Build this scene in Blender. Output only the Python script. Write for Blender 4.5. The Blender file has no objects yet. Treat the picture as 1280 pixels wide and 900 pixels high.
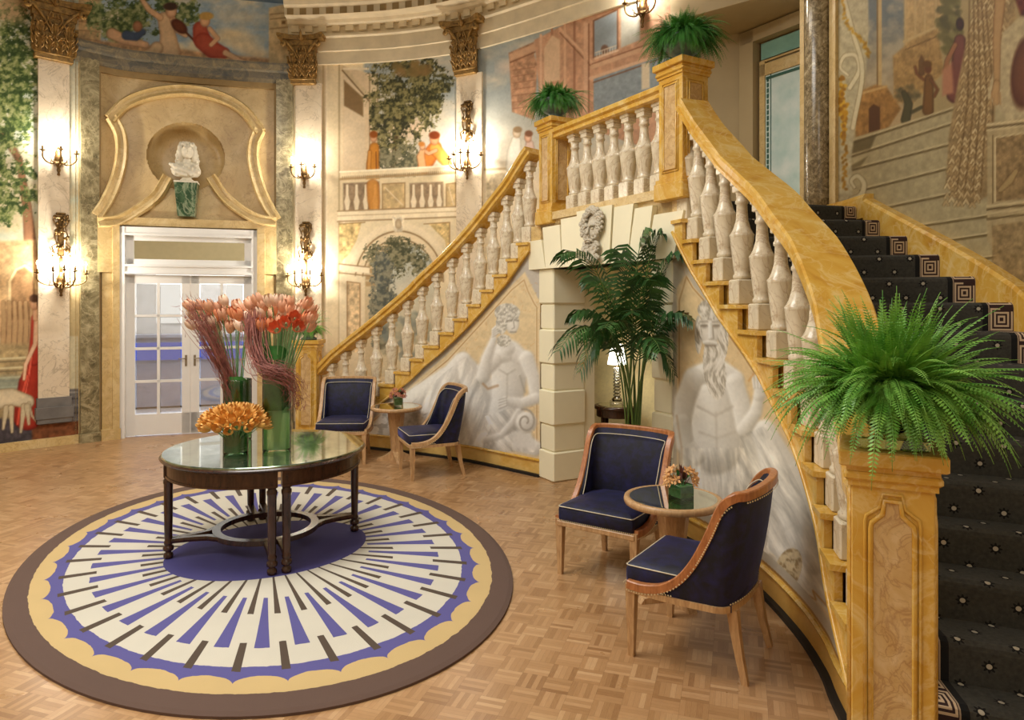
import bpy, bmesh, math, random
import numpy as np
from mathutils import Vector, Matrix, Quaternion
from math import pi, sin, cos, radians, hypot, atan2
random.seed(7); rng = np.random.default_rng(5)
SC = bpy.context.scene; COL = SC.collection
# ------------------------------------------------------------ camera
F, Y0, H = 870.0, 380.0, 1.8
cam = bpy.data.cameras.new('camera'); co = bpy.data.objects.new('camera', cam); COL.objects.link(co)
cam.sensor_width = 36; cam.lens = F/1280*36; cam.shift_y = (Y0-450)/1280.0
cam.clip_start = .05; cam.clip_end = 200
co.location = (0, 0, H); co.rotation_euler = (pi/2, 0, 0); SC.camera = co
def FP(x, y): return ((x-640)*H/(y-Y0), F*H/(y-Y0))
def AT(x, y, Y): return Vector(((x-640)/F*Y, Y, H-(y-Y0)/F*Y))
# ------------------------------------------------------------ node materials
def lin(c):
    return tuple(((v/255)/12.92 if v/255 <= .04045 else ((v/255+.055)/1.055)**2.4) for v in c[:3])
def L4(c): return lin(c)+(1,)
class NT:
    def __init__(s, name):
        s.m = bpy.data.materials.new(name); s.m.use_nodes = True
        s.t = s.m.node_tree; s.t.nodes.clear()
        s.out = s.t.nodes.new('ShaderNodeOutputMaterial')
        s.b = s.t.nodes.new('ShaderNodeBsdfPrincipled'); s.t.links.new(s.b.outputs[0], s.out.inputs[0])
    def n(s, typ, **k):
        nd = s.t.nodes.new(typ)
        for a, v in k.items(): setattr(nd, a, v)
        return nd
    def put(s, sock, v):
        if isinstance(v, bpy.types.NodeSocket): s.t.links.new(v, sock)
        else: sock.default_value = v
    def math(s, op, a, b=0.0, c=0.0, clamp=False):
        nd = s.n('ShaderNodeMath', operation=op, use_clamp=clamp)
        s.put(nd.inputs[0], a); s.put(nd.inputs[1], b)
        if op in ('MULTIPLY_ADD', 'SMOOTH_MIN', 'COMPARE'): s.put(nd.inputs[2], c)
        return nd.outputs[0]
    def mix(s, f, a, b):
        nd = s.n('ShaderNodeMix', data_type='RGBA')
        s.put(nd.inputs[0], f)
        for i, v in ((6, a), (7, b)):
            if isinstance(v, tuple): v = v if len(v) == 4 else v+(1,)
            s.put(nd.inputs[i], v)
        return nd.outputs[2]
    def coord(s, kind='Object'): return s.n('ShaderNodeTexCoord').outputs[kind]
    def mapping(s, v, scale=(1,1,1), rot=(0,0,0), loc=(0,0,0)):
        nd = s.n('ShaderNodeMapping'); s.t.links.new(v, nd.inputs[0])
        nd.inputs['Scale'].default_value = scale; nd.inputs['Rotation'].default_value = rot; nd.inputs['Location'].default_value = loc
        return nd.outputs[0]
    def noise(s, v, sc, det=4, rough=.55, dist=0.0, out=0):
        nd = s.n('ShaderNodeTexNoise'); s.put(nd.inputs['Vector'], v)
        nd.inputs['Scale'].default_value = sc; nd.inputs['Detail'].default_value = det
        nd.inputs['Roughness'].default_value = rough; nd.inputs['Distortion'].default_value = dist
        return nd.outputs[out]
    def ramp(s, f, stops, interp='LINEAR'):
        nd = s.n('ShaderNodeValToRGB'); s.put(nd.inputs[0], f); cr = nd.color_ramp; cr.interpolation = interp
        while len(cr.elements) < len(stops): cr.elements.new(.5)
        for e, (p, c) in zip(cr.elements, stops):
            e.position = p; e.color = c if len(c) == 4 else tuple(c)+(1,)
        return nd.outputs[0]
    def bump(s, h, strength=.2, dist=.01):
        nd = s.n('ShaderNodeBump'); nd.inputs['Strength'].default_value = strength; nd.inputs['Distance'].default_value = dist
        s.put(nd.inputs['Height'], h); s.t.links.new(nd.outputs[0], s.b.inputs['Normal'])
    def fin(s, col=None, rough=.5, metal=0.0, **k):
        if col is not None:
            if isinstance(col, tuple) and len(col) == 3: col = col+(1,)
            s.put(s.b.inputs['Base Color'], col)
        s.put(s.b.inputs['Roughness'], rough); s.b.inputs['Metallic'].default_value = metal
        for a, v in k.items(): s.b.inputs[a.replace('_', ' ')].default_value = v
        return s.m
def plain(name, c, rough=.5, metal=0.0, var=.12, sc=8, **k):
    t = NT(name); c = lin(c)
    f = t.noise(t.coord(), sc, 5)
    a = tuple(v*(1-var) for v in c); b = tuple(min(1, v*(1+var)) for v in c)
    return t.fin(t.ramp(f, [(.3, a), (.7, b)]), rough, metal, **k)
def marble(name, stops, vein, sc=2.5, vs=3.0, vw=.03, va=.6, rough=.25, dist=1.2):
    t = NT(name); v = t.coord()
    base = t.ramp(t.noise(v, sc, 6, .6, dist), [(p, lin(c)) for p, c in stops])
    w = t.noise(v, vs, 7, .55, 1.6)
    d = t.math('ABSOLUTE', t.math('SUBTRACT', w, .5))
    ve = t.ramp(d, [(0, (1,1,1)), (vw, (0,0,0))])
    w2 = t.noise(t.mapping(v, loc=(3,5,1)), vs*2.3, 6, .55, 1.0)
    d2 = t.ramp(t.math('ABSOLUTE', t.math('SUBTRACT', w2, .5)), [(0, (.6,.6,.6)), (vw*.7, (0,0,0))])
    vv = t.math('MULTIPLY', t.math('MAXIMUM', ve, d2), va)
    return t.fin(t.mix(vv, base, lin(vein)), rough)
M = {}
M['gold'] = marble('siena_marble', [(.22,(184,128,44)),(.42,(208,160,64)),(.58,(216,174,84)),(.8,(228,206,148))], (236,212,154), 2.4, 2.6, .03, .4, .22, 2.0)
M['goldpale'] = marble('pale_siena_marble', [(.25,(196,160,92)),(.5,(216,188,130)),(.8,(232,212,168))], (160,112,64), 4, 5, .02, .5, .3)
M['panelm'] = marble('breccia_inset_marble', [(.25,(190,150,90)),(.5,(206,172,118)),(.8,(226,202,160))], (150,100,60), 7, 7, .03, .5, .3)
M['white'] = marble('white_marble', [(.25,(206,190,160)),(.5,(228,216,190)),(.8,(240,232,214))], (164,128,86), 4, 3.6, .022, .55, .18)
M['shaft'] = marble('rosy_white_marble', [(.25,(196,176,146)),(.5,(220,202,174)),(.8,(232,218,194))], (140,118,92), 1.6, 2.2, .015, .5, .35)
M['green'] = marble('green_grey_marble', [(.25,(72,64,42)),(.45,(122,110,78)),(.6,(150,138,104)),(.8,(196,182,146))], (206,190,150), 4.5, 4, .03, .45, .3, 2.0)
M['column'] = marble('dark_breccia_marble', [(.3,(104,90,66)),(.5,(146,130,100)),(.62,(176,160,128)),(.8,(222,212,184))], (50,40,28), 8, 7, .03, .6, .18, 2.5)
M['verde'] = marble('verde_marble', [(.3,(30,56,34)),(.5,(54,86,58)),(.7,(96,124,90))], (196,204,170), 5, 2.2, .035, .45, .2, 1.5)
M['pink'] = marble('peach_marble', [(.25,(178,148,98)),(.5,(198,170,118)),(.8,(214,190,142))], (150,116,70), 2.5, 3, .012, .5, .4)
M['frame'] = marble('honey_marble', [(.25,(188,158,100)),(.5,(206,178,122)),(.8,(222,200,150))], (150,112,66), 5, 5, .02, .4, .45)
M['ivory'] = plain('ivory_paint', (244,236,204), .5, var=.03, sc=3)
M['ivorydeep'] = plain('cream_paint', (214,202,156), .55, var=.03, sc=3)
M['plaster'] = plain('warm_plaster', (210,196,168), .7, var=.05)
M['cornice'] = plain('painted_stone_cornice', (216,200,168), .6, var=.10, sc=5)
M['coffer'] = plain('brown_coffer_paint', (150,124,80), .7)
M['beige'] = plain('beige_stone_paint', (176,156,118), .6, var=.07, sc=2)
M['greystone'] = plain('grey_stone_paint', (112,108,104), .6, var=.2, sc=6)
M['gilt'] = plain('antique_gilt', (150,116,62), .45, .35, var=.5, sc=22)
M['bronze'] = plain('aged_bronze', (110,84,48), .38, .75, var=.5, sc=30)
M['black'] = plain('black_rubber', (20,18,16), .6)
M['whitep'] = plain('white_gloss_paint', (232,230,226), .3, var=.02)
M['bust'] = plain('aged_white_marble_carving', (222,214,194), .5, var=.1, sc=20)
M['mask'] = plain('painted_mask_stone', (196,186,166), .6, var=.12, sc=30)
t = NT('oak_wood'); v = t.mapping(t.coord(), scale=(9,9,1.6))
M['oak'] = t.fin(t.ramp(t.noise(v, 6, 6, .6, .8), [(.3, lin((168,126,84))), (.6, lin((200,162,116))), (.8, lin((214,180,136)))]), .38)
t = NT('rail_oak_wood'); v = t.mapping(t.coord(), scale=(7,7,2))
M['oakdark'] = t.fin(t.ramp(t.noise(v, 6, 6, .6, .8), [(.3, lin((148,88,48))), (.6, lin((184,120,72))), (.8, lin((200,142,92)))]), .32)
t = NT('mahogany'); v = t.mapping(t.coord(), scale=(3,3,.8))
M['mahog'] = t.fin(t.ramp(t.noise(v, 9, 6, .6, .8), [(.3, lin((40,22,14))), (.7, lin((74,44,28)))]), .22)
def velvet(name, c1, c2):
    t = NT(name); v = t.coord()
    f = t.noise(v, 16, 6, .65, .4)
    t.bump(t.noise(v, 300, 2), .1, .002)
    return t.fin(t.ramp(f, [(.40, lin(c1)), (.72, lin(c2))]), .62, 0, Sheen_Weight=.28, Sheen_Roughness=.35, Sheen_Tint=(.22,.24,.75,1))
M['velvet'] = velvet('navy_velvet', (5,6,26), (20,22,76))
M['piping'] = plain('cream_piping', (206,196,172), .5)
M['nail'] = plain('brass_nails', (230,212,170), .35, .3)
# parquet
t = NT('basket_weave_parquet'); v = t.mapping(t.coord(), rot=(0,0,radians(18)), scale=(1/.125,1/.125,1))
sx = t.n('ShaderNodeSeparateXYZ'); t.t.links.new(v, sx.inputs[0]); X, Yc = sx.outputs[0], sx.outputs[1]
fx, fy = t.math('FLOOR', X), t.math('FLOOR', Yc)
ux, uy = t.math('FRACT', X), t.math('FRACT', Yc)
par = t.math('MODULO', t.math('ABSOLUTE', t.math('ADD', fx, fy)), 2.0)
par = t.math('GREATER_THAN', par, .5)
inv = t.math('SUBTRACT', 1.0, par)
a = t.math('ADD', t.math('MULTIPLY', par, ux), t.math('MULTIPLY', inv, uy))
b = t.math('ADD', t.math('MULTIPLY', par, uy), t.math('MULTIPLY', inv, ux))
a5 = t.math('MULTIPLY', a, 5.0); si = t.math('FLOOR', a5)
cb = t.n('ShaderNodeCombineXYZ'); t.put(cb.inputs[0], fx); t.put(cb.inputs[1], fy); t.put(cb.inputs[2], si)
wn = t.n('ShaderNodeTexWhiteNoise'); wn.noise_dimensions = '3D'; t.t.links.new(cb.outputs[0], wn.inputs[0])
cb2 = t.n('ShaderNodeCombineXYZ'); t.put(cb2.inputs[0], fx); t.put(cb2.inputs[1], fy); t.put(cb2.inputs[2], 77.0)
wn2 = t.n('ShaderNodeTexWhiteNoise'); wn2.noise_dimensions = '3D'; t.t.links.new(cb2.outputs[0], wn2.inputs[0])
cb3 = t.n('ShaderNodeCombineXYZ'); t.put(cb3.inputs[0], t.math('ADD', t.math('MULTIPLY', a, 9.0), t.math('MULTIPLY', wn.outputs[0], 40.0)))
t.put(cb3.inputs[1], t.math('ADD', b, t.math('MULTIPLY', wn2.outputs[0], 30.0))); t.put(cb3.inputs[2], fx)
gr = t.noise(cb3.outputs[0], 3.0, 4, .6)
mixv = t.math('ADD', t.math('ADD', t.math('MULTIPLY', wn.outputs[0], .45), t.math('MULTIPLY', gr, .35)), t.math('MULTIPLY', wn2.outputs[0], .2))
colr = t.ramp(mixv, [(.15, lin((142,102,64))), (.42, lin((170,130,88))), (.62, lin((182,142,100))), (.88, lin((202,166,124)))])
e1 = t.math('LESS_THAN', t.math('FRACT', a5), .05)
e2 = t.math('MAXIMUM', t.math('LESS_THAN', b, .015), t.math('LESS_THAN', a, .012))
gap = t.math('MAXIMUM', e1, e2)
big = t.ramp(t.noise(t.coord(), .8, 3), [(.3, (.9,.88,.86)), (.7, (1.06,1.06,1.06))])
mul = t.n('ShaderNodeMix', data_type='RGBA', blend_type='MULTIPLY'); mul.inputs[0].default_value = 1
t.put(mul.inputs[6], t.mix(t.math('MULTIPLY', gap, .45), colr, lin((110,72,40)))); t.put(mul.inputs[7], big)
rr = t.math('MULTIPLY_ADD', t.noise(t.coord(), 3, 4), .2, .2)
M['parquet'] = t.fin(mul.outputs[2], rr)
# painted surfaces carry their painting in a colour attribute
def painted(name, rough=.6):
    t = NT(name); at = t.n('ShaderNodeAttribute', attribute_name='paint')
    return t.fin(at.outputs['Color'], rough, 0, Specular_IOR_Level=.25)
M['mural'] = painted('mural_paint', .55)
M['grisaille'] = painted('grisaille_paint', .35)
def glassy(name, tint=(1,1,1), refl=.12, rough=.02, fac_edge=True):
    m = bpy.data.materials.new(name); m.use_nodes = True; t = m.node_tree; t.nodes.clear()
    o = t.nodes.new('ShaderNodeOutputMaterial'); mx = t.nodes.new('ShaderNodeMixShader')
    tr = t.nodes.new('ShaderNodeBsdfTransparent'); tr.inputs[0].default_value = tint+(1,)
    g = t.nodes.new('ShaderNodeBsdfGlossy'); g.inputs['Roughness'].default_value = rough
    fr = t.nodes.new('ShaderNodeFresnel'); fr.inputs[0].default_value = 1.5
    ad = t.nodes.new('ShaderNodeMath'); ad.operation = 'MULTIPLY_ADD'; ad.use_clamp = True
    t.links.new(fr.outputs[0], ad.inputs[0]); ad.inputs[1].default_value = 1.0; ad.inputs[2].default_value = refl
    t.links.new(ad.outputs[0], mx.inputs[0]); t.links.new(tr.outputs[0], mx.inputs[1]); t.links.new(g.outputs[0], mx.inputs[2]); t.links.new(mx.outputs[0], o.inputs[0])
    return m
M['glass'] = glassy('clear_glass', (.93,.97,.95), .05)
M['glassgreen'] = glassy('green_tinted_glass', (.72,.86,.76), .06)
M['pane'] = glassy('door_glass', (.86,.88,.9), .22, .04)
SC.cycles.transparent_max_bounces = 32
M['mirror'] = NT('old_mirror_glass').fin(lin((225,225,205)), .03, 1.0)
t = NT('antiqued_mirror_top'); f = t.noise(t.coord(), 9, 7, .7, .6)
M['tabletop'] = t.fin(t.ramp(f, [(.35, lin((70,96,80))), (.6, lin((150,170,146))), (.75, lin((190,200,176)))]), t.math('MULTIPLY_ADD', f, .12, .02), .85, Coat_Weight=1.0, Coat_Roughness=.02)
def emis(name, c, s):
    m = bpy.data.materials.new(name); m.use_nodes = True; t = m.node_tree; t.nodes.clear()
    o = t.nodes.new('ShaderNodeOutputMaterial'); e = t.nodes.new('ShaderNodeEmission')
    e.inputs[0].default_value = L4(c); e.inputs[1].default_value = s; t.links.new(e.outputs[0], o.inputs[0]); return m
M['flame'] = emis('lit_candle_bulb', (255,226,178), 22)
M['shade'] = emis('lit_lamp_shade', (255,246,224), 5.0)
def leafm(name, c1, c2, sc=12, rough=.45):
    t = NT(name); f = t.noise(t.coord(), sc, 4)
    return t.fin(t.ramp(f, [(.3, lin(c1)), (.7, lin(c2))]), rough, 0, Transmission_Weight=0.0)
M['fern'] = leafm('fern_leaf', (70,138,38), (150,202,92))
M['ferndark'] = leafm('dark_fern_leaf', (42,104,34), (88,156,60))
M['palm'] = leafm('palm_leaf', (26,62,26), (64,108,48), 6)
M['palmstem'] = leafm('palm_stem', (56,88,34), (112,138,60), 6)
M['bigleaf'] = leafm('broad_leaf', (26,92,36), (70,140,66), 10, .3)
M['stem'] = leafm('tulip_stem', (96,146,92), (144,186,132), 10)
M['tulipor'] = plain('orange_tulip_petal', (250,180,98), .5, var=.3, sc=26)
M['tulippk'] = plain('peach_tulip_petal', (238,176,142), .5, var=.28, sc=22)
M['tulipred'] = plain('coral_tulip_petal', (238,132,94), .5, var=.25, sc=20)
M['orchid'] = plain('tan_orchid_petal', (216,164,106), .5, var=.35, sc=40)
M['orchidr'] = plain('rust_orchid_petal', (178,110,84), .5, var=.35, sc=40)
M['twig'] = plain('red_twig', (150,92,82), .6, var=.3, sc=14)
M['redleaf'] = plain('dark_red_leaf', (84,40,30), .4, var=.4, sc=14)
M['urn'] = plain('verdigris_urn_glaze', (100,118,116), .45, .15, var=.3, sc=20)
M['soil'] = plain('soil', (50,38,26), .9)
def cloudy(name, c, f):
    m = bpy.data.materials.new(name); m.use_nodes = True; t = m.node_tree; t.nodes.clear()
    o = t.nodes.new('ShaderNodeOutputMaterial'); mx = t.nodes.new('ShaderNodeMixShader'); mx.inputs[0].default_value = f
    tr = t.nodes.new('ShaderNodeBsdfTransparent'); tr.inputs[0].default_value = (.85,.95,.87,1); d = t.nodes.new('ShaderNodeBsdfTranslucent'); d.inputs[0].default_value = L4(c); d2 = t.nodes.new('ShaderNodeBsdfDiffuse'); d2.inputs[0].default_value = L4(c)
    a = t.nodes.new('ShaderNodeAddShader'); t.links.new(d.outputs[0], a.inputs[0]); t.links.new(d2.outputs[0], a.inputs[1])
    t.links.new(tr.outputs[0], mx.inputs[1]); t.links.new(a.outputs[0], mx.inputs[2]); t.links.new(mx.outputs[0], o.inputs[0]); return m
M['water'] = cloudy('vase_water', (176,214,164), .45)
M['slate'] = marble('slate_marble', [(.3,(70,70,66)),(.5,(98,92,78)),(.8,(138,120,90))], (160,140,100), 4, 4, .03, .4, .4)
M['tulipwh'] = plain('pale_tulip_petal', (244,208,182), .5, var=.2, sc=22)
M['tulipdp'] = plain('deep_peach_tulip_petal', (238,152,108), .5, var=.25, sc=22)
M['crystal'] = glassy('cut_crystal', (.92,.92,.88), .25, .08)
# ------------------------------------------------------------ mesh builder
class MB:
    def __init__(s): s.v = []; s.f = []; s.mi = []; s.sm = []; s.uv = []
    def add(s, vs, fs, mi=0, sm=False, uvs=None):
        o = len(s.v); s.v += [tuple(p) for p in vs]
        for i, f in enumerate(fs):
            s.f.append(tuple(o+a for a in f)); s.mi.append(mi); s.sm.append(sm)
            s.uv.append(uvs[i] if uvs else None)
        return s
    def box(s, c, d, rz=0, mi=0, top=None, bev=0):
        x, y, z = d[0]/2, d[1]/2, d[2]/2; tx, ty = (x, y) if top is None else (top[0]/2, top[1]/2)
        if bev > 0:
            b = bev; secs = [(-z, x-b, y-b), (-z+b, x, y), (z-b, tx, ty), (z, tx-b, ty-b)]
            vs = []
            for (h, a, e) in secs:
                bb = min(b, a*.9, e*.9)
                vs += [(a-bb,-e,h),(a,-e+bb,h),(a,e-bb,h),(a-bb,e,h),(-a+bb,e,h),(-a,e-bb,h),(-a,-e+bb,h),(-a+bb,-e,h)]
            fs = [tuple(range(7,-1,-1)), tuple(range(24,32))]
            for k in range(3):
                for i in range(8): fs.append((k*8+i, k*8+(i+1)%8, k*8+8+(i+1)%8, k*8+8+i))
        else:
            vs = [(-x,-y,-z),(x,-y,-z),(x,y,-z),(-x,y,-z),(-tx,-ty,z),(tx,-ty,z),(tx,ty,z),(-tx,ty,z)]
            fs = [(3,2,1,0),(4,5,6,7),(0,1,5,4),(1,2,6,5),(2,3,7,6),(3,0,4,7)]
        ca, sa = cos(rz), sin(rz)
        return s.add([(c[0]+ca*p[0]-sa*p[1], c[1]+sa*p[0]+ca*p[1], c[2]+p[2]) for p in vs], fs, mi)
    def lathe(s, prof, c=(0,0,0), seg=16, mi=0, sm=True, ph=0, sx=1, sy=1):
        vs = []; n = len(prof)
        for r, z in prof:
            for i in range(seg):
                a = 2*pi*i/seg+ph; vs.append((c[0]+r*cos(a)*sx, c[1]+r*sin(a)*sy, c[2]+z))
        fs = [(k*seg+i, k*seg+(i+1)%seg, (k+1)*seg+(i+1)%seg, (k+1)*seg+i) for k in range(n-1) for i in range(seg)]
        s.add(vs, fs, mi, sm)
        o = len(s.v)-len(vs)
        if prof[0][0] > 1e-4: s.f.append(tuple(o+i for i in range(seg-1,-1,-1))); s.mi.append(mi); s.sm.append(False); s.uv.append(None)
        if prof[-1][0] > 1e-4: s.f.append(tuple(o+(n-1)*seg+i for i in range(seg))); s.mi.append(mi); s.sm.append(False); s.uv.append(None)
        return s
    def tube(s, pts, r, seg=8, mi=0, closed=False, sm=True):
        P = [Vector(p) for p in pts]; n = len(P); R = r if hasattr(r, '__len__') else [r]*n
        T = []
        for i in range(n):
            a = P[(i-1) % n] if (closed or i > 0) else P[i]; b = P[(i+1) % n] if (closed or i < n-1) else P[i]
            d = b-a; T.append(d.normalized() if d.length > 1e-9 else Vector((0,0,1)))
        u = T[0].orthogonal().normalized(); vs = []
        for i in range(n):
            if i: u = (T[i-1].rotation_difference(T[i]) @ u).normalized()
            w = T[i].cross(u)
            for k in range(seg):
                a = 2*pi*k/seg; vs.append(P[i]+(u*cos(a)+w*sin(a))*R[i])
        m = n if closed else n-1
        fs = [(i*seg+k, i*seg+(k+1)%seg, ((i+1)%n)*seg+(k+1)%seg, ((i+1)%n)*seg+k) for i in range(m) for k in range(seg)]
        if not closed: fs += [tuple(range(seg-1,-1,-1)), tuple((n-1)*seg+k for k in range(seg))]
        return s.add(vs, fs, mi, sm)
    def sweep(s, pts, sec, mi=0, closed=False, sm=False, up=Vector((0,0,1)), vert=False, scales=None):
        # section (a,b): a along side (tangent x up), b along up (world up if vert, else perpendicular)
        P = [Vector(p) for p in pts]; n = len(P); m = len(sec); vs = []
        for i in range(n):
            a = P[(i-1) % n] if (closed or i > 0) else P[i]; b = P[(i+1) % n] if (closed or i < n-1) else P[i]
            T = (b-a).normalized(); S = T.cross(up).normalized(); U = up if vert else S.cross(T).normalized()
            q = scales[i] if scales else 1
            for (x, y) in sec: vs.append(P[i]+S*x*q+U*y*q)
        k = n if closed else n-1
        fs = [(i*m+j, i*m+(j+1)%m, ((i+1)%n)*m+(j+1)%m, ((i+1)%n)*m+j) for i in range(k) for j in range(m)]
        if not closed: fs += [tuple(range(m-1,-1,-1)), tuple((n-1)*m+j for j in range(m))]
        return s.add(vs, fs, mi, sm)
    def prism(s, poly, z0, z1, mi=0):
        n = len(poly); vs = [(p[0],p[1],z0) for p in poly]+[(p[0],p[1],z1) for p in poly]
        fs = [tuple(range(n-1,-1,-1)), tuple(range(n,2*n))]+[(i,(i+1)%n,n+(i+1)%n,n+i) for i in range(n)]
        return s.add(vs, fs, mi)
    def sphere(s, c, r, seg=12, rings=8, mi=0, rot=None):
        rr = r if hasattr(r, '__len__') else (r,r,r); vs = []; fs = []
        for k in range(1, rings):
            t = pi*k/rings
            for i in range(seg):
                a = 2*pi*i/seg; vs.append(Vector((rr[0]*sin(t)*cos(a), rr[1]*sin(t)*sin(a), rr[2]*cos(t))))
        vs += [Vector((0,0,rr[2])), Vector((0,0,-rr[2]))]; A = (rings-1)*seg
        for k in range(rings-2):
            for i in range(seg): fs.append((k*seg+i, (k+1)*seg+i, (k+1)*seg+(i+1)%seg, k*seg+(i+1)%seg))
        for i in range(seg):
            fs.append((A, i, (i+1)%seg)); fs.append((A+1, (rings-2)*seg+(i+1)%seg, (rings-2)*seg+i))
        if rot: vs = [rot @ v for v in vs]
        return s.add([v+Vector(c) for v in vs], fs, mi, True)
    def xf(s, mtx, start=0):
        s.v[start:] = [tuple(mtx @ Vector(p)) for p in s.v[start:]]; return s
def mk(name, mb, mats, parent=None, loc=None, rz=None, world=False, fixn=True):
    me = bpy.data.meshes.new(name); me.from_pydata(mb.v, [], mb.f)
    mats = mats if isinstance(mats, (list, tuple)) else [mats]
    for m in mats: me.materials.append(m)
    me.polygons.foreach_set('material_index', mb.mi); me.polygons.foreach_set('use_smooth', mb.sm)
    if any(u is not None for u in mb.uv):
        ul = me.uv_layers.new(name='UVMap'); i = 0
        for p, u in zip(me.polygons, mb.uv):
            for j in range(p.loop_total):
                ul.data[p.loop_start+j].uv = u[j] if u else (0, 0)
    if fixn:
        bm = bmesh.new(); bm.from_mesh(me); bmesh.ops.recalc_face_normals(bm, faces=bm.faces); bm.to_mesh(me); bm.free()
    me.update()
    o = bpy.data.objects.new(name, me); COL.objects.link(o)
    if loc: o.location = loc
    if rz is not None: o.rotation_euler[2] = rz
    if parent:
        o.parent = parent
        if world: o.matrix_parent_inverse = world_inv(parent)
    return o
def world_inv(p):
    m = Matrix.Translation(p.location) @ p.rotation_euler.to_matrix().to_4x4()
    if p.parent: m = p.parent.matrix_basis @ m if False else m
    return m.inverted()
def tag(o, label=None, cat=None, group=None, kind=None):
    if label: o['label'] = label
    if cat: o['category'] = cat
    if group: o['group'] = group
    if kind: o['kind'] = kind
    return o
def thing(name, label, cat, loc=(0,0,0), rz=0, group=None):
    o = bpy.data.objects.new(name, None); COL.objects.link(o); o.empty_display_size = .1
    o.location = loc; o.rotation_euler = (0,0,rz); return tag(o, label, cat, group)
def dup(o, parent=None, loc=None, rot=None, label=None, scale=None):
    c = o.copy(); COL.objects.link(c)
    if parent: c.parent = parent
    if loc is not None: c.location = loc
    if rot is not None: c.rotation_euler = rot
    if scale is not None: c.scale = (scale,)*3
    if label: c['label'] = label
    for ch in list(o.children): dup(ch, c)
    return c
def struct(name, mb, mats, **k): return tag(mk(name, mb, mats, **k), kind='structure')
# ------------------------------------------------------------ plan curves
class Curve:
    def __init__(s, pts, closed=False, n=24):
        P = [np.array(p, float) for p in pts]; N = len(P); out = []
        rg = range(N) if closed else range(N-1)
        for i in rg:
            p1, p2 = P[i], P[(i+1) % N]
            p0 = P[(i-1) % N] if (closed or i > 0) else 2*p1-p2
            p3 = P[(i+2) % N] if (closed or i < N-2) else 2*p2-p1
            for j in range(n):
                t = j/n; out.append(.5*((2*p1)+(-p0+p2)*t+(2*p0-5*p1+4*p2-p3)*t*t+(-p0+3*p1-3*p2+p3)*t**3))
        out.append(P[0] if closed else P[-1])
        s.p = np.array(out); d = np.diff(s.p, axis=0); s.s = np.concatenate([[0], np.cumsum(np.hypot(d[:,0], d[:,1]))]); s.len = s.s[-1]
        tg = np.gradient(s.p, s.s, axis=0); s.t = tg/np.linalg.norm(tg, axis=1)[:,None]
    def at(s, q, d=0.0):
        q = np.asarray(q, float); x = np.interp(q, s.s, s.p[:,0]); y = np.interp(q, s.s, s.p[:,1])
        tx = np.interp(q, s.s, s.t[:,0]); ty = np.interp(q, s.s, s.t[:,1]); l = np.hypot(tx, ty)
        return x+d*(ty/l)*s.side, y-d*(tx/l)*s.side
    side = 1   # +1: positive d to the right of travel
    def ang(s, q):
        return atan2(np.interp(q, s.s, s.t[:,1]), np.interp(q, s.s, s.t[:,0]))
    def pt(s, q, d=0.0):
        x, y = s.at(q, d); return (float(x), float(y))
    def vis(s):     # samples in front of the lens, by slope
        k = s.p[:,1] > 1.0; sl = s.p[k,0]/s.p[k,1]; ss = s.s[k]; o = np.argsort(sl); return sl[o], ss[o], s.p[k][o]
    def px(s, x):
        sl, ss, _ = s.vis(); return float(np.interp((x-640)/F, sl, ss))
    def hit(s, x, y):
        q = s.px(x); X, Y = s.pt(q); return q, H-(y-Y0)/F*Y
# rotunda wall, travelled clockwise seen from above (left -> far -> right): right of travel = inside
W = Curve([(-4.6,-2.6),(-6.3,0),(-7.15,3),(-7.25,5.4),(-6.85,7.4),(-6.19,8.42),(-5.67,8.97),(-5.28,9.36),(-4.83,9.56),(-4.21,9.75),(-3.6,9.9),(-3.15,9.98),(-2.55,9.95),(-1.57,9.8),(-.62,9.45),(.23,8.85),(1.28,7.98),(2.1,7.4),(2.55,7.08),(2.88,6.7),(2.99,6.2),(2.98,5.5),(2.96,4.7),(2.94,4.0),(2.85,3.0),(2.7,1.6),(2.3,-.6),(.6,-2.6),(-2.2,-3.4)], closed=True)
W.side = 1
CL = Curve([(-2.62,9.1),(-2.2,8.92),(-1.8,8.68),(-1.15,8.36),(-.55,7.99),(-.177,7.68),(.274,7.22),(.42,7.02)])
CR = Curve([(1.30,2.3),(1.39,2.7),(1.47,3.13),(1.53,3.4),(1.58,3.82),(1.57,4.41),(1.45,5.0),(1.27,5.5)])
CL.side = 1     # travelling up to the landing (to the right): right of travel = room side
CR.side = -1    # travelling away from the lens: left of travel = room side
def gridsurf(cv, svals, z0f, z1f, nz, d=0.0, disp=None):
    """vertex grid over a curve; z0f/z1f numbers or functions of s; returns xyz (ns,nz+1,3), s, z"""
    S = np.repeat(np.array(svals)[:,None], nz+1, 1); T = np.repeat(np.linspace(0,1,nz+1)[None,:], len(svals), 0)
    z0 = z0f(S) if callable(z0f) else z0f; z1 = z1f(S) if callable(z1f) else z1f
    Z = z0+(z1-z0)*T
    D = np.full_like(S, d)
    if disp is not None: D = D+disp(S, Z)
    x, y = cv.at(S, D); return np.stack([x, y, Z], -1), S, Z
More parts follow.
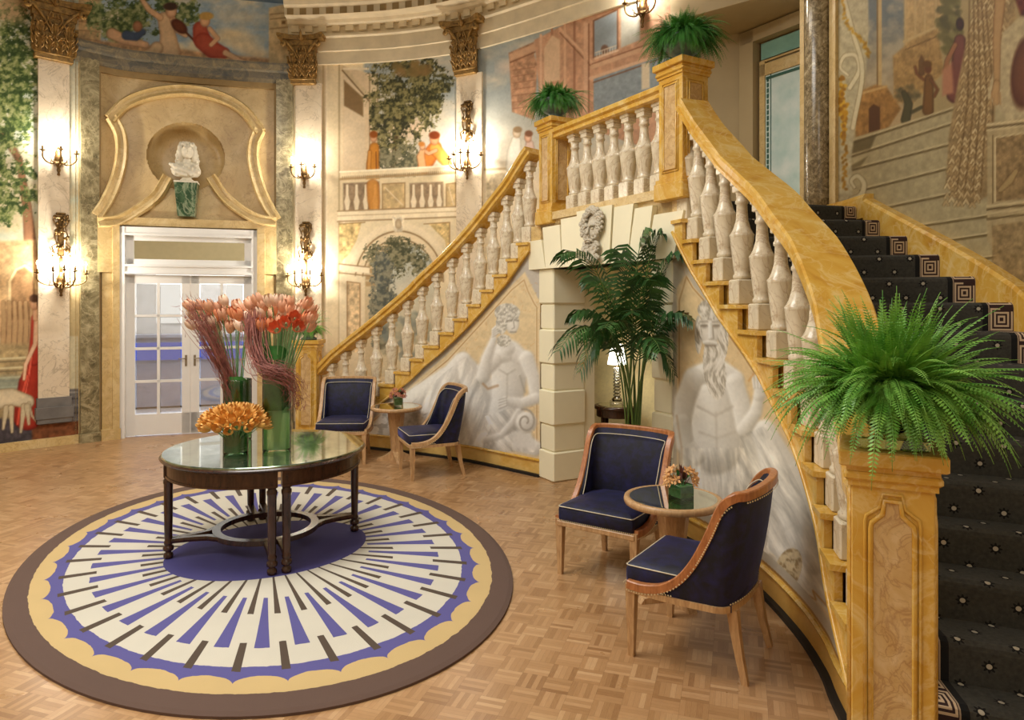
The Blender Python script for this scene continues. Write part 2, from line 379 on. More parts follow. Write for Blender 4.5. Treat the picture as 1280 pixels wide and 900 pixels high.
def surf_obj(name, cv, s0, s1, z0f, z1f, ds, dz, material, d=0.0, paint=None, holes=(), disp=None, zh=None):
    ns = max(2, int(round((s1-s0)/ds))+1); sv = list(np.linspace(s0, s1, ns))
    for h in holes: sv += [h[0], h[1]]
    sv = sorted(set(round(a, 5) for a in sv if s0-1e-6 <= a <= s1+1e-6))
    zz0 = zh[0] if zh else z0f; zz1 = zh[1] if zh else z1f
    if holes:
        nzv = max(1, int(round((zz1-zz0)/dz))+1); zv = list(np.linspace(zz0, zz1, nzv))
        for h in holes: zv += [h[2], h[3]]
        zv = np.array(sorted(set(round(a, 5) for a in zv if zz0-1e-6 <= a <= zz1+1e-6)))
        S = np.repeat(np.array(sv)[:,None], len(zv), 1); Z = np.repeat(zv[None,:], len(sv), 0)
        D = np.full_like(S, d)
        if disp is not None: D = D+disp(S, Z)
        x, y = cv.at(S, D); V = np.stack([x, y, Z], -1)
    else:
        hmax = (zz1-zz0) if not callable(zz1) else float(np.max(zz1(np.array(sv))-(zz0(np.array(sv)) if callable(zz0) else zz0)))
        V, S, Z = gridsurf(cv, sv, z0f, z1f, max(1, int(round(hmax/dz))), d, disp)
    n, m = V.shape[:2]; idx = np.arange(n*m).reshape(n, m)
    q = np.stack([idx[:-1,:-1], idx[1:,:-1], idx[1:,1:], idx[:-1,1:]], -1)
    keep = np.ones((n-1, m-1), bool)
    sm = (S[:-1,:-1]+S[1:,1:])/2; zm = (Z[:-1,:-1]+Z[1:,1:])/2
    for h in holes: keep &= ~((sm > h[0]) & (sm < h[1]) & (zm > h[2]) & (zm < h[3]))
    q = q[keep].reshape(-1, 4)
    me = bpy.data.meshes.new(name); vv = V.reshape(-1, 3)
    me.vertices.add(len(vv)); me.vertices.foreach_set('co', vv.astype(np.float32).ravel())
    me.loops.add(q.size); me.loops.foreach_set('vertex_index', q.ravel().astype(np.int32))
    me.polygons.add(len(q)); me.polygons.foreach_set('loop_start', np.arange(0, q.size, 4, dtype=np.int32))
    try: me.polygons.foreach_set('loop_total', np.full(len(q), 4, dtype=np.int32))
    except Exception: pass
    me.update(calc_edges=True); me.polygons.foreach_set('use_smooth', np.ones(len(q), bool))
    if paint:
        px = 640+F*vv[:,0]/np.maximum(vv[:,1], .5); py = Y0-F*(vv[:,2]-H)/np.maximum(vv[:,1], .5)
        c = paint(px, py, S.ravel(), vv[:,2])
        a = me.color_attributes.new('paint', 'FLOAT_COLOR', 'POINT')
        a.data.foreach_set('color', np.concatenate([c, np.ones((len(c), 1))], 1).astype(np.float32).ravel())
    me.materials.append(material); me.validate()
    o = bpy.data.objects.new(name, me); COL.objects.link(o); return o
def curve_sweep(cv, s0, s1, prof, ds=.08, zf=None, closed_prof=True):
    """moulding swept along a plan curve: prof (d inward, z)"""
    mb = MB(); n = max(2, int((s1-s0)/ds)+1); m = len(prof); vs = []
    for q in np.linspace(s0, s1, n):
        dz = zf(q) if zf else 0
        for (d, z) in prof:
            x, y = cv.pt(q, d); vs.append((x, y, z+dz))
    k = m if closed_prof else m-1
    fs = [(i*m+j, i*m+(j+1)%m, (i+1)*m+(j+1)%m, (i+1)*m+j) for i in range(n-1) for j in range(k)]
    if closed_prof: fs += [tuple(range(m)), tuple((n-1)*m+j for j in range(m))]
    return mb.add(vs, fs)
def ribbon(mb, cv, path, w, th, d0=0.0, px=True, mi=0):
    """raised moulding on the wall following a path given in photo pixels (or (s,z))"""
    P = [np.array(cv.hit(*p) if px else p) for p in path]
    Q = Curve(P, n=6) if len(P) > 2 else None
    pts = Q.p if Q is not None else np.array(P); n = len(pts)
    tg = np.gradient(pts, axis=0); tg /= np.linalg.norm(tg, axis=1)[:,None]
    sec = [(-.5,0),(-.5,.6),(-.36,1),(-.1,.75),(.1,.75),(.36,1),(.5,.6),(.5,0)]; m = len(sec); vs = []
    for i in range(n):
        nx, nz = -tg[i,1], tg[i,0]
        for (a, b) in sec:
            x, y = cv.pt(pts[i,0]+nx*a*w, d0+b*th); vs.append((x, y, pts[i,1]+nz*a*w))
    fs = [(i*m+j, i*m+(j+1)%m, (i+1)*m+(j+1)%m, (i+1)*m+j) for i in range(n-1) for j in range(m)]+[tuple(range(m)), tuple((n-1)*m+j for j in range(m))]
    return mb.add(vs, fs, mi)
def slab_on(mb, cv, s0, s1, z0, z1, th, d0=0.0, mi=0, ds=.08):
    n = max(2, int((s1-s0)/ds)+2); vs = []
    for q in np.linspace(s0, s1, n):
        for (d, z) in ((d0,z0),(d0+th,z0),(d0+th,z1),(d0,z1)):
            x, y = cv.pt(q, d); vs.append((x, y, z))
    fs = [(i*4+j, i*4+(j+1)%4, (i+1)*4+(j+1)%4, (i+1)*4+j) for i in range(n-1) for j in range(4)]+[(0,1,2,3), tuple((n-1)*4+j for j in (3,2,1,0))]
    return mb.add(vs, fs, mi)
# ------------------------------------------------------------ painting on wall vertices
_g = rng.random((256, 256))
def vnoise(x, y):
    xi = np.floor(x).astype(int); yi = np.floor(y).astype(int); fx = x-xi; fy = y-yi
    fx = fx*fx*(3-2*fx); fy = fy*fy*(3-2*fy)
    a = _g[xi & 255, yi & 255]; b = _g[(xi+1) & 255, yi & 255]; c = _g[xi & 255, (yi+1) & 255]; d = _g[(xi+1) & 255, (yi+1) & 255]
    return (a*(1-fx)+b*fx)*(1-fy)+(c*(1-fx)+d*fx)*fy
def fbm(x, y, o=5):
    r = 0; a = .5; t = 0
    for i in range(o):
        r = r+a*vnoise(x*2**i+17*i, y*2**i+31*i); t += a; a *= .55
    return r/t
def srgb2lin(c):
    c = np.clip(c/255, 0, 1); return np.where(c <= .04045, c/12.92, ((c+.055)/1.055)**2.4)
class Paint:
    def __init__(s, x, y, base=(210,196,168)):
        s.x, s.y = x, y; s.c = np.tile(np.array(base, float), (len(x), 1)); s.k = np.ones(len(x), bool)
    def blend(s, idx, m, col):
        col = np.array(col, float); m = m[:,None]
        s.c[idx] = s.c[idx]*(1-m)+col*m
    def box(s, x0, y0, x1, y1, pad=4):
        return np.nonzero((s.x > x0-pad) & (s.x < x1+pad) & (s.y > y0-pad) & (s.y < y1+pad))[0]
    def poly(s, P, col, soft=1.0, a=1.0, wob=0.0, tex=0.0, grad=None):
        P = np.array(P, float); i = s.box(P[:,0].min(), P[:,1].min(), P[:,0].max(), P[:,1].max(), 4+soft+wob)
        if not len(i): return s
        x, y = s.x[i], s.y[i]
        if wob: x = x+(fbm(x*.12, y*.12, 3)-.5)*wob*3; y = y+(fbm(x*.12+50, y*.12, 3)-.5)*wob*3
        dm = np.full(len(i), 1e9); ins = np.zeros(len(i), bool); n = len(P)
        for k in range(n):
            a_, b_ = P[k], P[(k+1) % n]; e = b_-a_; L = e@e+1e-9
            t = np.clip(((x-a_[0])*e[0]+(y-a_[1])*e[1])/L, 0, 1)
            dm = np.minimum(dm, np.hypot(x-a_[0]-t*e[0], y-a_[1]-t*e[1]))
            c = ((a_[1] > y) != (b_[1] > y))
            xx = a_[0]+(y-a_[1])*e[0]/(e[1] if abs(e[1]) > 1e-9 else 1e-9)
            ins ^= c & (x < xx)
        sd = np.where(ins, dm, -dm); m = np.clip(.5+sd/max(soft, .2)/2, 0, 1)*a
        C = np.tile(np.array(col, float), (len(i), 1))
        if grad: # (col2, x0,y0,x1,y1)
            c2, gx0, gy0, gx1, gy1 = grad; dx, dy = gx1-gx0, gy1-gy0
            t = np.clip(((s.x[i]-gx0)*dx+(s.y[i]-gy0)*dy)/(dx*dx+dy*dy), 0, 1)[:,None]; C = C*(1-t)+np.array(c2, float)*t
        if tex: C = C*(1+(fbm(s.x[i]*.2, s.y[i]*.2, 4)-.5)[:,None]*tex*2)
        s.c[i] = s.c[i]*(1-m[:,None])+C*m[:,None]; return s
    def ell(s, cx, cy, rx, ry, col, rot=0, soft=1.0, a=1.0, dark=None, wob=0.0):
        r = max(rx, ry); i = s.box(cx-r, cy-r, cx+r, cy+r)
        if not len(i): return s
        x, y = s.x[i]-cx, s.y[i]-cy
        if wob: w = (fbm(s.x[i]*.15, s.y[i]*.15, 4)-.5)*wob; x = x+w; y = y+w
        c_, s_ = cos(rot), sin(rot); u = (x*c_+y*s_)/rx; v = (-x*s_+y*c_)/ry; q = np.hypot(u, v)
        m = np.clip(.5+(1-q)*min(rx, ry)/soft/2, 0, 1)*a
        C = np.tile(np.array(col, float), (len(i), 1))
        if dark is not None: t = np.clip(q, 0, 1)[:,None]**3; C = C*(1-t)+np.array(dark, float)*t
        s.c[i] = s.c[i]*(1-m[:,None])+C*m[:,None]; return s
    def foliage(s, cx, cy, rx, ry, cols, seed, th=.42, sc=.22, a=.95):
        """ragged leaf masses with sky between them"""
        i = s.box(cx-rx*1.3, cy-ry*1.3, cx+rx*1.3, cy+ry*1.3)
        if not len(i): return s
        x, y = s.x[i], s.y[i]; q = np.hypot((x-cx)/rx, (y-cy)/ry)
        n = .55*fbm(x*.09+seed*7, y*.10, 4)+.45*fbm(x*sc*1.7+seed, y*sc*1.9, 4); m = np.clip((n-th-.16*np.clip(q-.2, 0, 2)-.9*np.clip(q-.95, 0, 2))*11, 0, 1)*a
        t = np.clip((fbm(x*sc*1.2+90+seed, y*sc*1.3, 4)-.5)*3.2+.5-(x-cx)/rx*.12-(y-cy)/ry*.18*-1, 0, .999)*(len(cols)-1); k = t.astype(int); f = (t-k)[:,None]; cc = np.array(cols, float)
        C = cc[k]*(1-f)+cc[np.minimum(k+1, len(cols)-1)]*f
        s.c[i] = s.c[i]*(1-m[:,None])+C*m[:,None]; return s
    def curl(s, P, R, col, dark, soft=1.2, a=1.0):
        n = 5; Q = Curve(P, n=n).p; k = np.linspace(0, len(P)-1, len(Q)); R = R if hasattr(R, '__len__') else [R]*len(P)
        return s.limb(Q, np.interp(k, range(len(P)), R), col, dark, soft, a)
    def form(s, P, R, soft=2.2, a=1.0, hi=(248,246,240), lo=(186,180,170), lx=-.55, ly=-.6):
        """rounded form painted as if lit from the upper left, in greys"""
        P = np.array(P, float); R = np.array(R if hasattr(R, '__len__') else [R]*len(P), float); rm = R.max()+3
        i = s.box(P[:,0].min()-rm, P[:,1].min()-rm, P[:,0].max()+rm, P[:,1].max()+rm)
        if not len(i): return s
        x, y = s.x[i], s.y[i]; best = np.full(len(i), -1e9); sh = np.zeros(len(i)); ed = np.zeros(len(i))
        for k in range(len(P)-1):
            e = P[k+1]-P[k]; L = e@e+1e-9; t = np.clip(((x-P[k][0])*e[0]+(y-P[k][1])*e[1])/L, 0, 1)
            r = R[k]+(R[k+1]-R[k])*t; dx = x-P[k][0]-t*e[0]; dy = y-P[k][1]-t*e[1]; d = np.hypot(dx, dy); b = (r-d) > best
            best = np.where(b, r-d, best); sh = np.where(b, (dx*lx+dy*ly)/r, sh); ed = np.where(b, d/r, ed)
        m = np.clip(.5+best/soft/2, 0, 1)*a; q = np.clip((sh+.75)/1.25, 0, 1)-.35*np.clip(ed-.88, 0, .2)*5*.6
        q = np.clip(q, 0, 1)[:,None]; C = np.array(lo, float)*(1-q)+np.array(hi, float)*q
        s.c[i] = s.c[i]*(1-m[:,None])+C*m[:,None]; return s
    def folds(s, x0, y0, x1, y1, ang, mask, amt=.10, sc=.05, seed=0):
        """soft cloth folds running along an angle inside a polygon mask"""
        P = np.array(mask, float); i = s.box(P[:,0].min(), P[:,1].min(), P[:,0].max(), P[:,1].max())
        x, y = s.x[i], s.y[i]; ins = np.zeros(len(i), bool); n = len(P)
        for k in range(n):
            a_, b_ = P[k], P[(k+1) % n]; c = ((a_[1] > y) != (b_[1] > y)); ins ^= c & (x < a_[0]+(y-a_[1])*(b_[0]-a_[0])/((b_[1]-a_[1]) or 1e-9))
        u = (-x*sin(ang)+y*cos(ang))*sc*3.2; v = (x*cos(ang)+y*sin(ang))*sc*.5; f = fbm(u+seed*3+1.4*fbm(x*.02,y*.02,2), v, 4)
        s.c[i] *= (1+((f-.5)*2*amt*2.2*ins)[:,None]); return s
    def limb(s, P, R, col, dark, soft=1.2, a=1.0):
        """rounded tapering stroke, modelled from light middle to dark edge"""
        P = np.array(P, float); R = np.array(R if hasattr(R, '__len__') else [R]*len(P), float); rm = R.max()
        i = s.box(P[:,0].min()-rm, P[:,1].min()-rm, P[:,0].max()+rm, P[:,1].max()+rm)
        if not len(i): return s
        x, y = s.x[i], s.y[i]; best = np.full(len(i), -1e9); nq = np.zeros(len(i))
        for k in range(len(P)-1):
            e = P[k+1]-P[k]; L = e@e+1e-9; t = np.clip(((x-P[k][0])*e[0]+(y-P[k][1])*e[1])/L, 0, 1)
            r = R[k]+(R[k+1]-R[k])*t; d = np.hypot(x-P[k][0]-t*e[0], y-P[k][1]-t*e[1])
            sd = r-d; b = sd > best; best = np.where(b, sd, best); nq = np.where(b, d/r, nq)
        m = np.clip(.5+best/soft/2, 0, 1)*a; t = (np.clip(nq, 0, 1)**5.0)[:,None]
        C = np.array(col, float)*(1-t)+np.array(dark, float)*t
        s.c[i] = s.c[i]*(1-m[:,None])+C*m[:,None]; return s
    def line(s, P, w, col, soft=.8, a=1.0): return s.limb(P, w/2, col, col, soft, a)
    def blobs(s, cx, cy, rx, ry, n, r0, r1, cols, seed, a=.8, wob=6):
        rr = random.Random(seed)
        for _ in range(n):
            t = rr.uniform(0, 2*pi); q = math.sqrt(rr.random()); c = rr.choice(cols); r = rr.uniform(r0, r1)
            s.ell(cx+rx*q*cos(t), cy+ry*q*sin(t), r, r*rr.uniform(.5,.9), c, rr.uniform(-.6,.6), 1.5, a, wob=wob)
        return s
    def tex(s, amt=.1, sc=.08, seed=0):
        s.c *= (1+(fbm(s.x*sc+seed, s.y*sc, 5)-.5)[:,None]*2*amt); return s
    def veins(s, idx, col, sc=.04, w=.03, a=.5):
        f = np.abs(fbm(s.x[idx]*sc+9, s.y[idx]*sc, 5)-.5); m = np.clip(1-f/w, 0, 1)*a; s.blend(idx, m, col); return s
    def out(s): return srgb2lin(s.c)
SKIN, SKIND = (214,170,132), (160,112,80)
def person_small(p, x, y, h, robe, robed, skin=SKIN, hair=(96,66,42)):
    """simple robed standing figure painted on the wall; y is the foot line"""
    p.limb([(x, y-h*.1), (x, y-h*.55), (x, y-h*.75)], [h*.15, h*.12, h*.10], robe, robed)
    p.limb([(x-h*.09, y-h*.72), (x-h*.12, y-h*.5), (x-h*.02, y-h*.42)], h*.04, skin, SKIND)
    p.ell(x, y-h*.9, h*.065, h*.085, skin, dark=SKIND); p.ell(x, y-h*.95, h*.07, h*.05, hair)
def paint_back(px, py, s, z):
    p = Paint(px, py, (222,206,174)); P = p
    P.poly([(455,60),(840,-60),(840,240),(455,240)], (158,163,160), 2, grad=((222,206,180), 500,110,500,232))
    idx = P.box(455, -60, 840, 235); f = np.clip((fbm(px[idx]*.018, py[idx]*.03, 5)-.5)*5, 0, 1)*.55; P.blend(idx, f, (226,208,180))
    P.ell(508, 158, 26, 14, (232,198,164), 0, 8, .6); P.ell(640, 85, 18, 8, (214,190,170), 0, 6, .6)
    # left columns and the dark doorway
    P.poly([(400,60),(428,60),(428,460),(400,460)], (214,196,164))
    for x, c in ((404,(190,168,134)),(408,(226,210,182)),(424,(176,156,124)),(430,(232,218,192))): P.line([(x,60),(x,450)], 2.2, c)
    P.poly([(428,82),(462,92),(462,232),(428,232)], (214,192,160))
    P.poly([(430,92),(456,112),(456,212),(430,206)], (214,194,164)); P.poly([(430,100),(454,122),(454,146),(430,132)], (140,116,84))
    P.line([(428,84),(462,122)], 5, (204,184,150)); P.line([(428,88),(462,127)], 1.6, (120,98,70)); P.line([(430,86),(460,86)], 2.5, (230,214,186))
    P.poly([(462,92),(472,92),(472,214),(462,214)], (216,198,166)); P.line([(462,92),(462,214)], 1.3, (150,126,94)); P.line([(472,92),(472,214)], 1.2, (150,126,94))
    # tree
    P.limb([(492,212),(494,180),(500,140),(508,118)], [4,3,2.4,1.5], (96,82,58), (70,58,40))
    P.limb([(498,150),(520,132),(532,118)], [2,1.4,1], (96,82,58), (70,58,40))
    g = [(66,66,48),(92,90,62),(118,112,76),(146,138,98)]
    P.foliage(510, 108, 52, 40, g, 3, .30); P.foliage(496, 152, 34, 44, g, 4, .32); P.foliage(530, 122, 26, 40, g, 5, .33)
    P.foliage(502, 202, 34, 20, [(90,92,74),(120,116,92),(146,140,114)], 6, .28)
    P.blobs(512, 86, 28, 8, 30, 3, 7, [(150,120,80),(128,112,74)], 8, .6)
    # orange robed figures
    P.limb([(466,240),(466,205),(468,184)], [9,8,6], (196,138,62), (140,88,36)); P.ell(467, 172, 4.4, 6, SKIN, dark=SKIND); P.ell(467, 168, 5, 4.5, (150,90,40))
    P.limb([(462,190),(461,210),(466,222)], 2.2, (206,150,80), (140,88,36)); P.line([(470,190),(471,238)], 1, (120,74,34))
    P.limb([(530,210),(536,196),(544,184)], [8,10,8], (214,140,72), (168,92,48)); P.limb([(544,186),(556,200),(562,209)], [8,7,5], (224,158,84), (170,96,50))
    P.ell(543, 174, 6, 7.5, (214,160,120), dark=SKIND); P.ell(543, 169, 7, 5, (130,70,40)); P.limb([(545,188),(536,192),(530,188)], 2.4, SKIN, SKIND)
    P.limb([(528,208),(526,196),(528,188)], [5,5,3], (222,176,130), (176,120,80)); P.ell(528, 183, 3.6, 4.5, (226,180,140), dark=SKIND); P.ell(527,180,4,3,(190,130,70))
    # painted balustrade and entablature
    P.poly([(425,214),(570,206),(570,214),(425,222)], (224,206,172)); P.line([(425,215),(572,207)], 1.4, (246,236,212)); P.line([(425,224),(572,216)], 3, (176,152,116))
    for k in range(60): P.line([(428+k*2.4, 224-k*.135),(428+k*2.4, 221-k*.135)], .8, (150,126,94))
    P.poly([(425,226),(574,218),(574,262),(425,268)], (214,196,162))
    for (a, b) in ((429,474),(512,554)):
        P.poly([(a,229),(b,227),(b,263),(a,265)], (150,130,106), tex=.2)
        for i in range(4):
            x = a+5+(b-a-10)*i/3
            P.limb([(x,263),(x,252),(x,244),(x,232)], [2.4,4.4,2.2,2.0], (222,206,178), (164,142,112))
    P.limb([(468,266),(467,250),(466,232)], [6,8,8], (200,142,70), (150,98,50), a=.85)
    for (a, b) in ((478,506),(558,570)):
        P.poly([(a,230),(b,228.5),(b,260),(a,262)], (196,172,130), tex=.2); P.line([(a,230),(b,228.5),(b,260),(a,262),(a,230)], 1.2, (150,124,90)); P.line([(a+3,234),(b-3,256)], 1, (222,204,172))
    P.poly([(422,264),(576,258),(576,270),(422,276)], (230,214,184)); P.line([(422,264),(576,258)], 1.5, (160,136,104)); P.line([(422,277),(576,271)], 1.6, (160,136,104)); P.line([(422,270),(576,264)], 1, (190,168,134))
    # spandrels, arch and landscape through it
    P.poly([(424,280),(452,278),(446,300),(436,318),(424,330)], (206,182,132), tex=.35); P.poly([(536,280),(562,278),(562,330),(556,300)], (206,182,132), tex=.35)
    P.line([(424,280),(456,278)], 1, (150,120,80)); P.line([(530,280),(562,278),(562,322)], 1, (150,120,80))
    def arc(cx, cy, rx, ry, a0, a1, n=26): return [(cx+rx*cos(radians(a0+(a1-a0)*i/n)), cy-ry*sin(radians(a0+(a1-a0)*i/n))) for i in range(n+1)]
    for (rx, ry, w, c) in ((62,70,7,(228,212,182)),(55,63,2,(150,126,94)),(51,58,6,(222,204,172)),(46,53,1.6,(150,126,94))):
        P.line(arc(499,352,rx,ry,0,180), w, c)
    P.poly(arc(499,352,44,51,0,180)+[(455,470),(543,470)], (200,182,150))
    for i in range(9):
        a = 100+i*10; q = arc(499,352,42,49,a,a+7,3)+arc(506,352,33,44,a+7,a,3); P.poly(q, (176,150,112)); 
    P.poly(arc(508,352,38,46,0,176)+[(470,470),(546,470)], (176,180,172), grad=((214,200,170),500,305,500,420))
    P.limb([(476,430),(478,380),(484,340),(500,318)], [7,6,4,3], (120,112,92), (84,78,62))
    P.foliage(494, 322, 40, 26, [(80,82,62),(112,110,86),(144,138,110)], 12, .32); P.foliage(478, 380, 18, 66, [(92,96,90),(120,120,106),(146,142,122)], 13, .30)
    P.blobs(508, 420, 34, 30, 60, 4, 10, [(150,152,140),(128,134,128),(170,164,142)], 14, .6); P.poly([(500,360),(546,330),(546,352),(500,376)], (220,208,184), 6, .5)
    P.poly([(424,330),(462,334),(462,342),(424,338)], (232,218,190)); P.line([(424,330),(462,334)], 1.4, (150,126,94)); P.line([(424,341),(462,345)], 1.4, (150,126,94))
    P.poly([(424,343),(456,346),(456,470),(424,470)], (220,204,174)); P.poly([(434,352),(450,354),(450,440),(434,440)], (206,182,146), tex=.3); P.line([(434,352),(450,354),(450,440)], 1.2, (150,120,86)); P.line([(434,440),(434,352)], 1.2, (150,120,86))
    P.poly([(490,270),(506,269),(503,290),(493,290)], (220,206,180), tex=.3); P.ell(498, 280, 4, 6, (196,178,148), dark=(150,130,104))
    # right of the middle pilaster
    P.poly([(606,210),(668,208),(668,330),(606,330)], (218,202,174)); P.line([(606,212),(668,209)], 3, (176,156,124)); P.poly([(608,218),(632,216),(632,262),(608,264)], (176,160,132), tex=.3)
    P.limb([(642,208),(643,190),(645,176)], [10,9,6], (226,220,206), (176,166,146)); P.ell(646, 166, 5, 6.5, (214,196,170), dark=(170,140,110)); P.ell(647,162,5.5,4,(150,126,96))
    P.limb([(660,208),(662,192),(662,180)], [8,8,5], (206,180,164), (160,126,112)); P.ell(660,172,4.5,6,(214,176,150), dark=(160,116,90)); P.ell(661,167,5,4,(130,90,64))
    P.poly([(636,66),(668,52),(668,70),(672,80),(668,150),(640,140)], (178,140,112), 1, tex=.25); P.poly([(636,68),(674,52),(676,60),(638,76)], (200,162,132)); P.line([(638,78),(676,62)], 1.5, (132,96,74))
    for k in range(7): P.line([(641,88+k*8),(668,84+k*8)], .8, (150,112,88))
    P.poly([(668,50),(850,-44),(850,200),(676,140)], (190,150,122), 1, tex=.12)
    for a, c in ((676,(206,170,142)),(690,(170,128,104)),(706,(206,168,138)),(718,(160,120,96))): P.line([(a,44-(a-676)*.5),(a,140)], 3, c)
    P.poly([(680,60),(690,44),(700,50),(700,100),(680,104)], (206,176,146)); P.line([(700,36),(742,80)], 3.4, (208,170,140)); P.line([(700,41),(740,84)], 1.2, (128,92,70))
    P.poly([(742,26),(772,12),(772,62),(742,72)], (146,152,154)); P.line([(742,26),(772,12),(772,62),(742,72),(742,26)], 1.8, (128,92,70)); P.ell(756, 62, 5, 6, (120,96,82)); P.line([(744,66),(770,57)], 1.2, (206,190,170)); P.line([(744,73),(772,63)], 3, (208,176,148))
    for k in range(8): P.line([(746+k*3.3,72-k*1.1),(746+k*3.3,66-k*1.1)], .7, (206,190,170))
    P.poly([(776,4),(800,-8),(800,50),(776,60)], (176,172,160)); P.line([(732,30),(732,140)], 5, (204,166,138)); P.line([(736,30),(736,140)], 1.4, (136,98,76))
    P.poly([(742,98),(850,62),(850,140),(742,140)], (142,148,150), tex=.1); P.line([(738,98),(850,60)], 4, (206,170,142)); P.line([(742,103),(850,65)], 1.5, (128,92,70))
    P.poly([(802,80),(812,78),(812,110),(802,112)], (206,190,164)); P.line([(740,84),(850,45)], 5, (200,164,134)); P.line([(740,80),(850,41)], 1.2, (136,98,76))
    P.poly([(345,440),(424,440),(424,560),(345,560)], (206,186,152))
    # under the landing: plain ivory
    idx = np.nonzero((z < 2.6) & (px > 706))[0]; p.c[idx] = (228,216,172)
    idx = np.nonzero((z < 2.6) & (px <= 706) & (px > 600))[0]; p.c[idx] = (216,200,168)
    P.c = np.clip(185+(P.c-185)*1.15, 10, 250); P.tex(.05, .10); P.tex(.05, .5, 40); return P.out()
def foliage(P, cx, cy, rx, ry, n, seed):
    P.foliage(cx, cy, rx*1.45, ry*1.35, [(60,78,42),(88,104,60),(118,130,78),(156,160,112)], seed, .34, .16)
def paint_left(px, py, s, z):
    P = Paint(px, py, (206,196,164))
    P.poly([(-400,-60),(110,-60),(110,420),(-400,420)], (206,200,176), grad=((196,176,134), 0,150,0,380))
    idx = P.box(-400, -60, 110, 330); f = np.clip((fbm(px[idx]*.03, py[idx]*.03, 5)-.42)*5, 0, 1)*.6; P.blend(idx, f, (176,190,180))
    P.poly([(-60,0),(34,0),(34,20),(20,28),(-60,14)], (206,176,140), tex=.2)
    P.limb([(40,330),(34,260),(24,200),(-10,150)], [9,6,4,3], (150,112,84), (104,76,56)); P.limb([(24,200),(10,170),(-12,160)], [4,3,2], (140,104,78), (96,70,50))
    foliage(P, 16, 90, 26, 66, 130, 21); foliage(P, 8, 240, 30, 34, 60, 22); foliage(P, -60, 140, 70, 110, 200, 24); foliage(P, 30, 130, 18, 14, 30, 25)
    # ruined arcade, stairs of a garden, and ground
    P.poly([(-400,310),(44,300),(48,420),(-400,440)], (196,164,122), 2, tex=.2)
    P.poly([(12,400),(12,352),(18,338),(30,332),(40,340),(44,356),(44,400)], (150,118,84), 1.5, tex=.2); P.limb([(12,400),(12,352),(20,337),(31,332),(42,340),(45,360)], 2, (220,196,150), (180,150,110))
    for k in range(6): P.limb([(4+k*7,430),(5+k*7,400),(4+k*7,378)], [4,3,2.5], (176,146,108), (120,92,66))
    P.poly([(-400,430),(60,430),(60,560),(-400,600)], (170,150,112), 3, tex=.25)
    for k in range(5): P.line([(-60,452+k*12),(46,446+k*12)], 2.5, (206,194,156)); P.line([(-60,456+k*12),(46,450+k*12)], 1.4, (122,110,86))
    P.poly([(-400,478),(40,470),(46,500),(-400,520)], (142,156,146), 5, .7)
    P.poly([(-400,535),(98,520),(98,556),(-400,600)], (84,78,82), 2, tex=.3); P.poly([(40,528),(100,520),(100,548),(40,552)], (128,84,58), 1.5, tex=.3)
    # painted pedestal under the pilaster
    P.poly([(50,487),(100,486),(100,526),(44,532),(46,512),(52,506)], (122,118,116), 1, tex=.2)
    for y, c in ((492,(160,156,150)),(500,(88,84,84)),(508,(150,146,142)),(518,(84,80,80)),(526,(140,136,132))): P.line([(48,y),(100,y-2)], 2, c)
    # lady in red with an animal
    P.limb([(34,520),(36,480),(42,452)], [18,13,7], (172,66,50), (116,40,34)); P.limb([(42,450),(44,420),(44,398)], [7,6,5], (180,70,54), (122,42,34))
    P.limb([(40,440),(36,470),(30,500)], 1.5, (222,110,90), (150,44,34)); P.limb([(22,530),(26,500),(34,470)], 2, (214,96,76), (140,40,32))
    P.limb([(46,400),(44,430),(32,456),(30,474)], [4,3,2.6,2], (222,188,156), (160,112,84)); P.limb([(44,398),(44,388)], 3.2, (218,178,142), SKIND)
    P.ell(43, 380, 5.5, 7.5, (214,172,136), dark=SKIND); P.ell(43, 373, 6.5, 5, (92,66,48)); P.ell(48, 380, 2, 5, (92,66,48))
    P.limb([(-6,500),(14,496),(34,502)], [13,11,9], (214,200,170), (150,134,106)); P.limb([(36,504),(40,520),(47,528)], [2,1.6,1.5], (206,192,160), (140,122,96))
    for a in ((8,510,4,536),(14,510,15,540),(30,508,26,540),(34,508,36,530)): P.limb([(a[0],a[1]),(a[2],a[3])], [4,1.8], (206,192,160), (140,122,96))
    P.poly([(-400,590),(0,556),(100,543),(100,560),(0,575),(-400,640)], (206,190,140), 1)
    P.poly([(-400,-60),(30,-60),(30,30),(-400,30)], (196,176,140), 6, .5)
    P.c = np.clip(180+(P.c-180)*1.12, 10, 250); P.tex(.07, .12); P.tex(.06, .5, 40); return P.out()
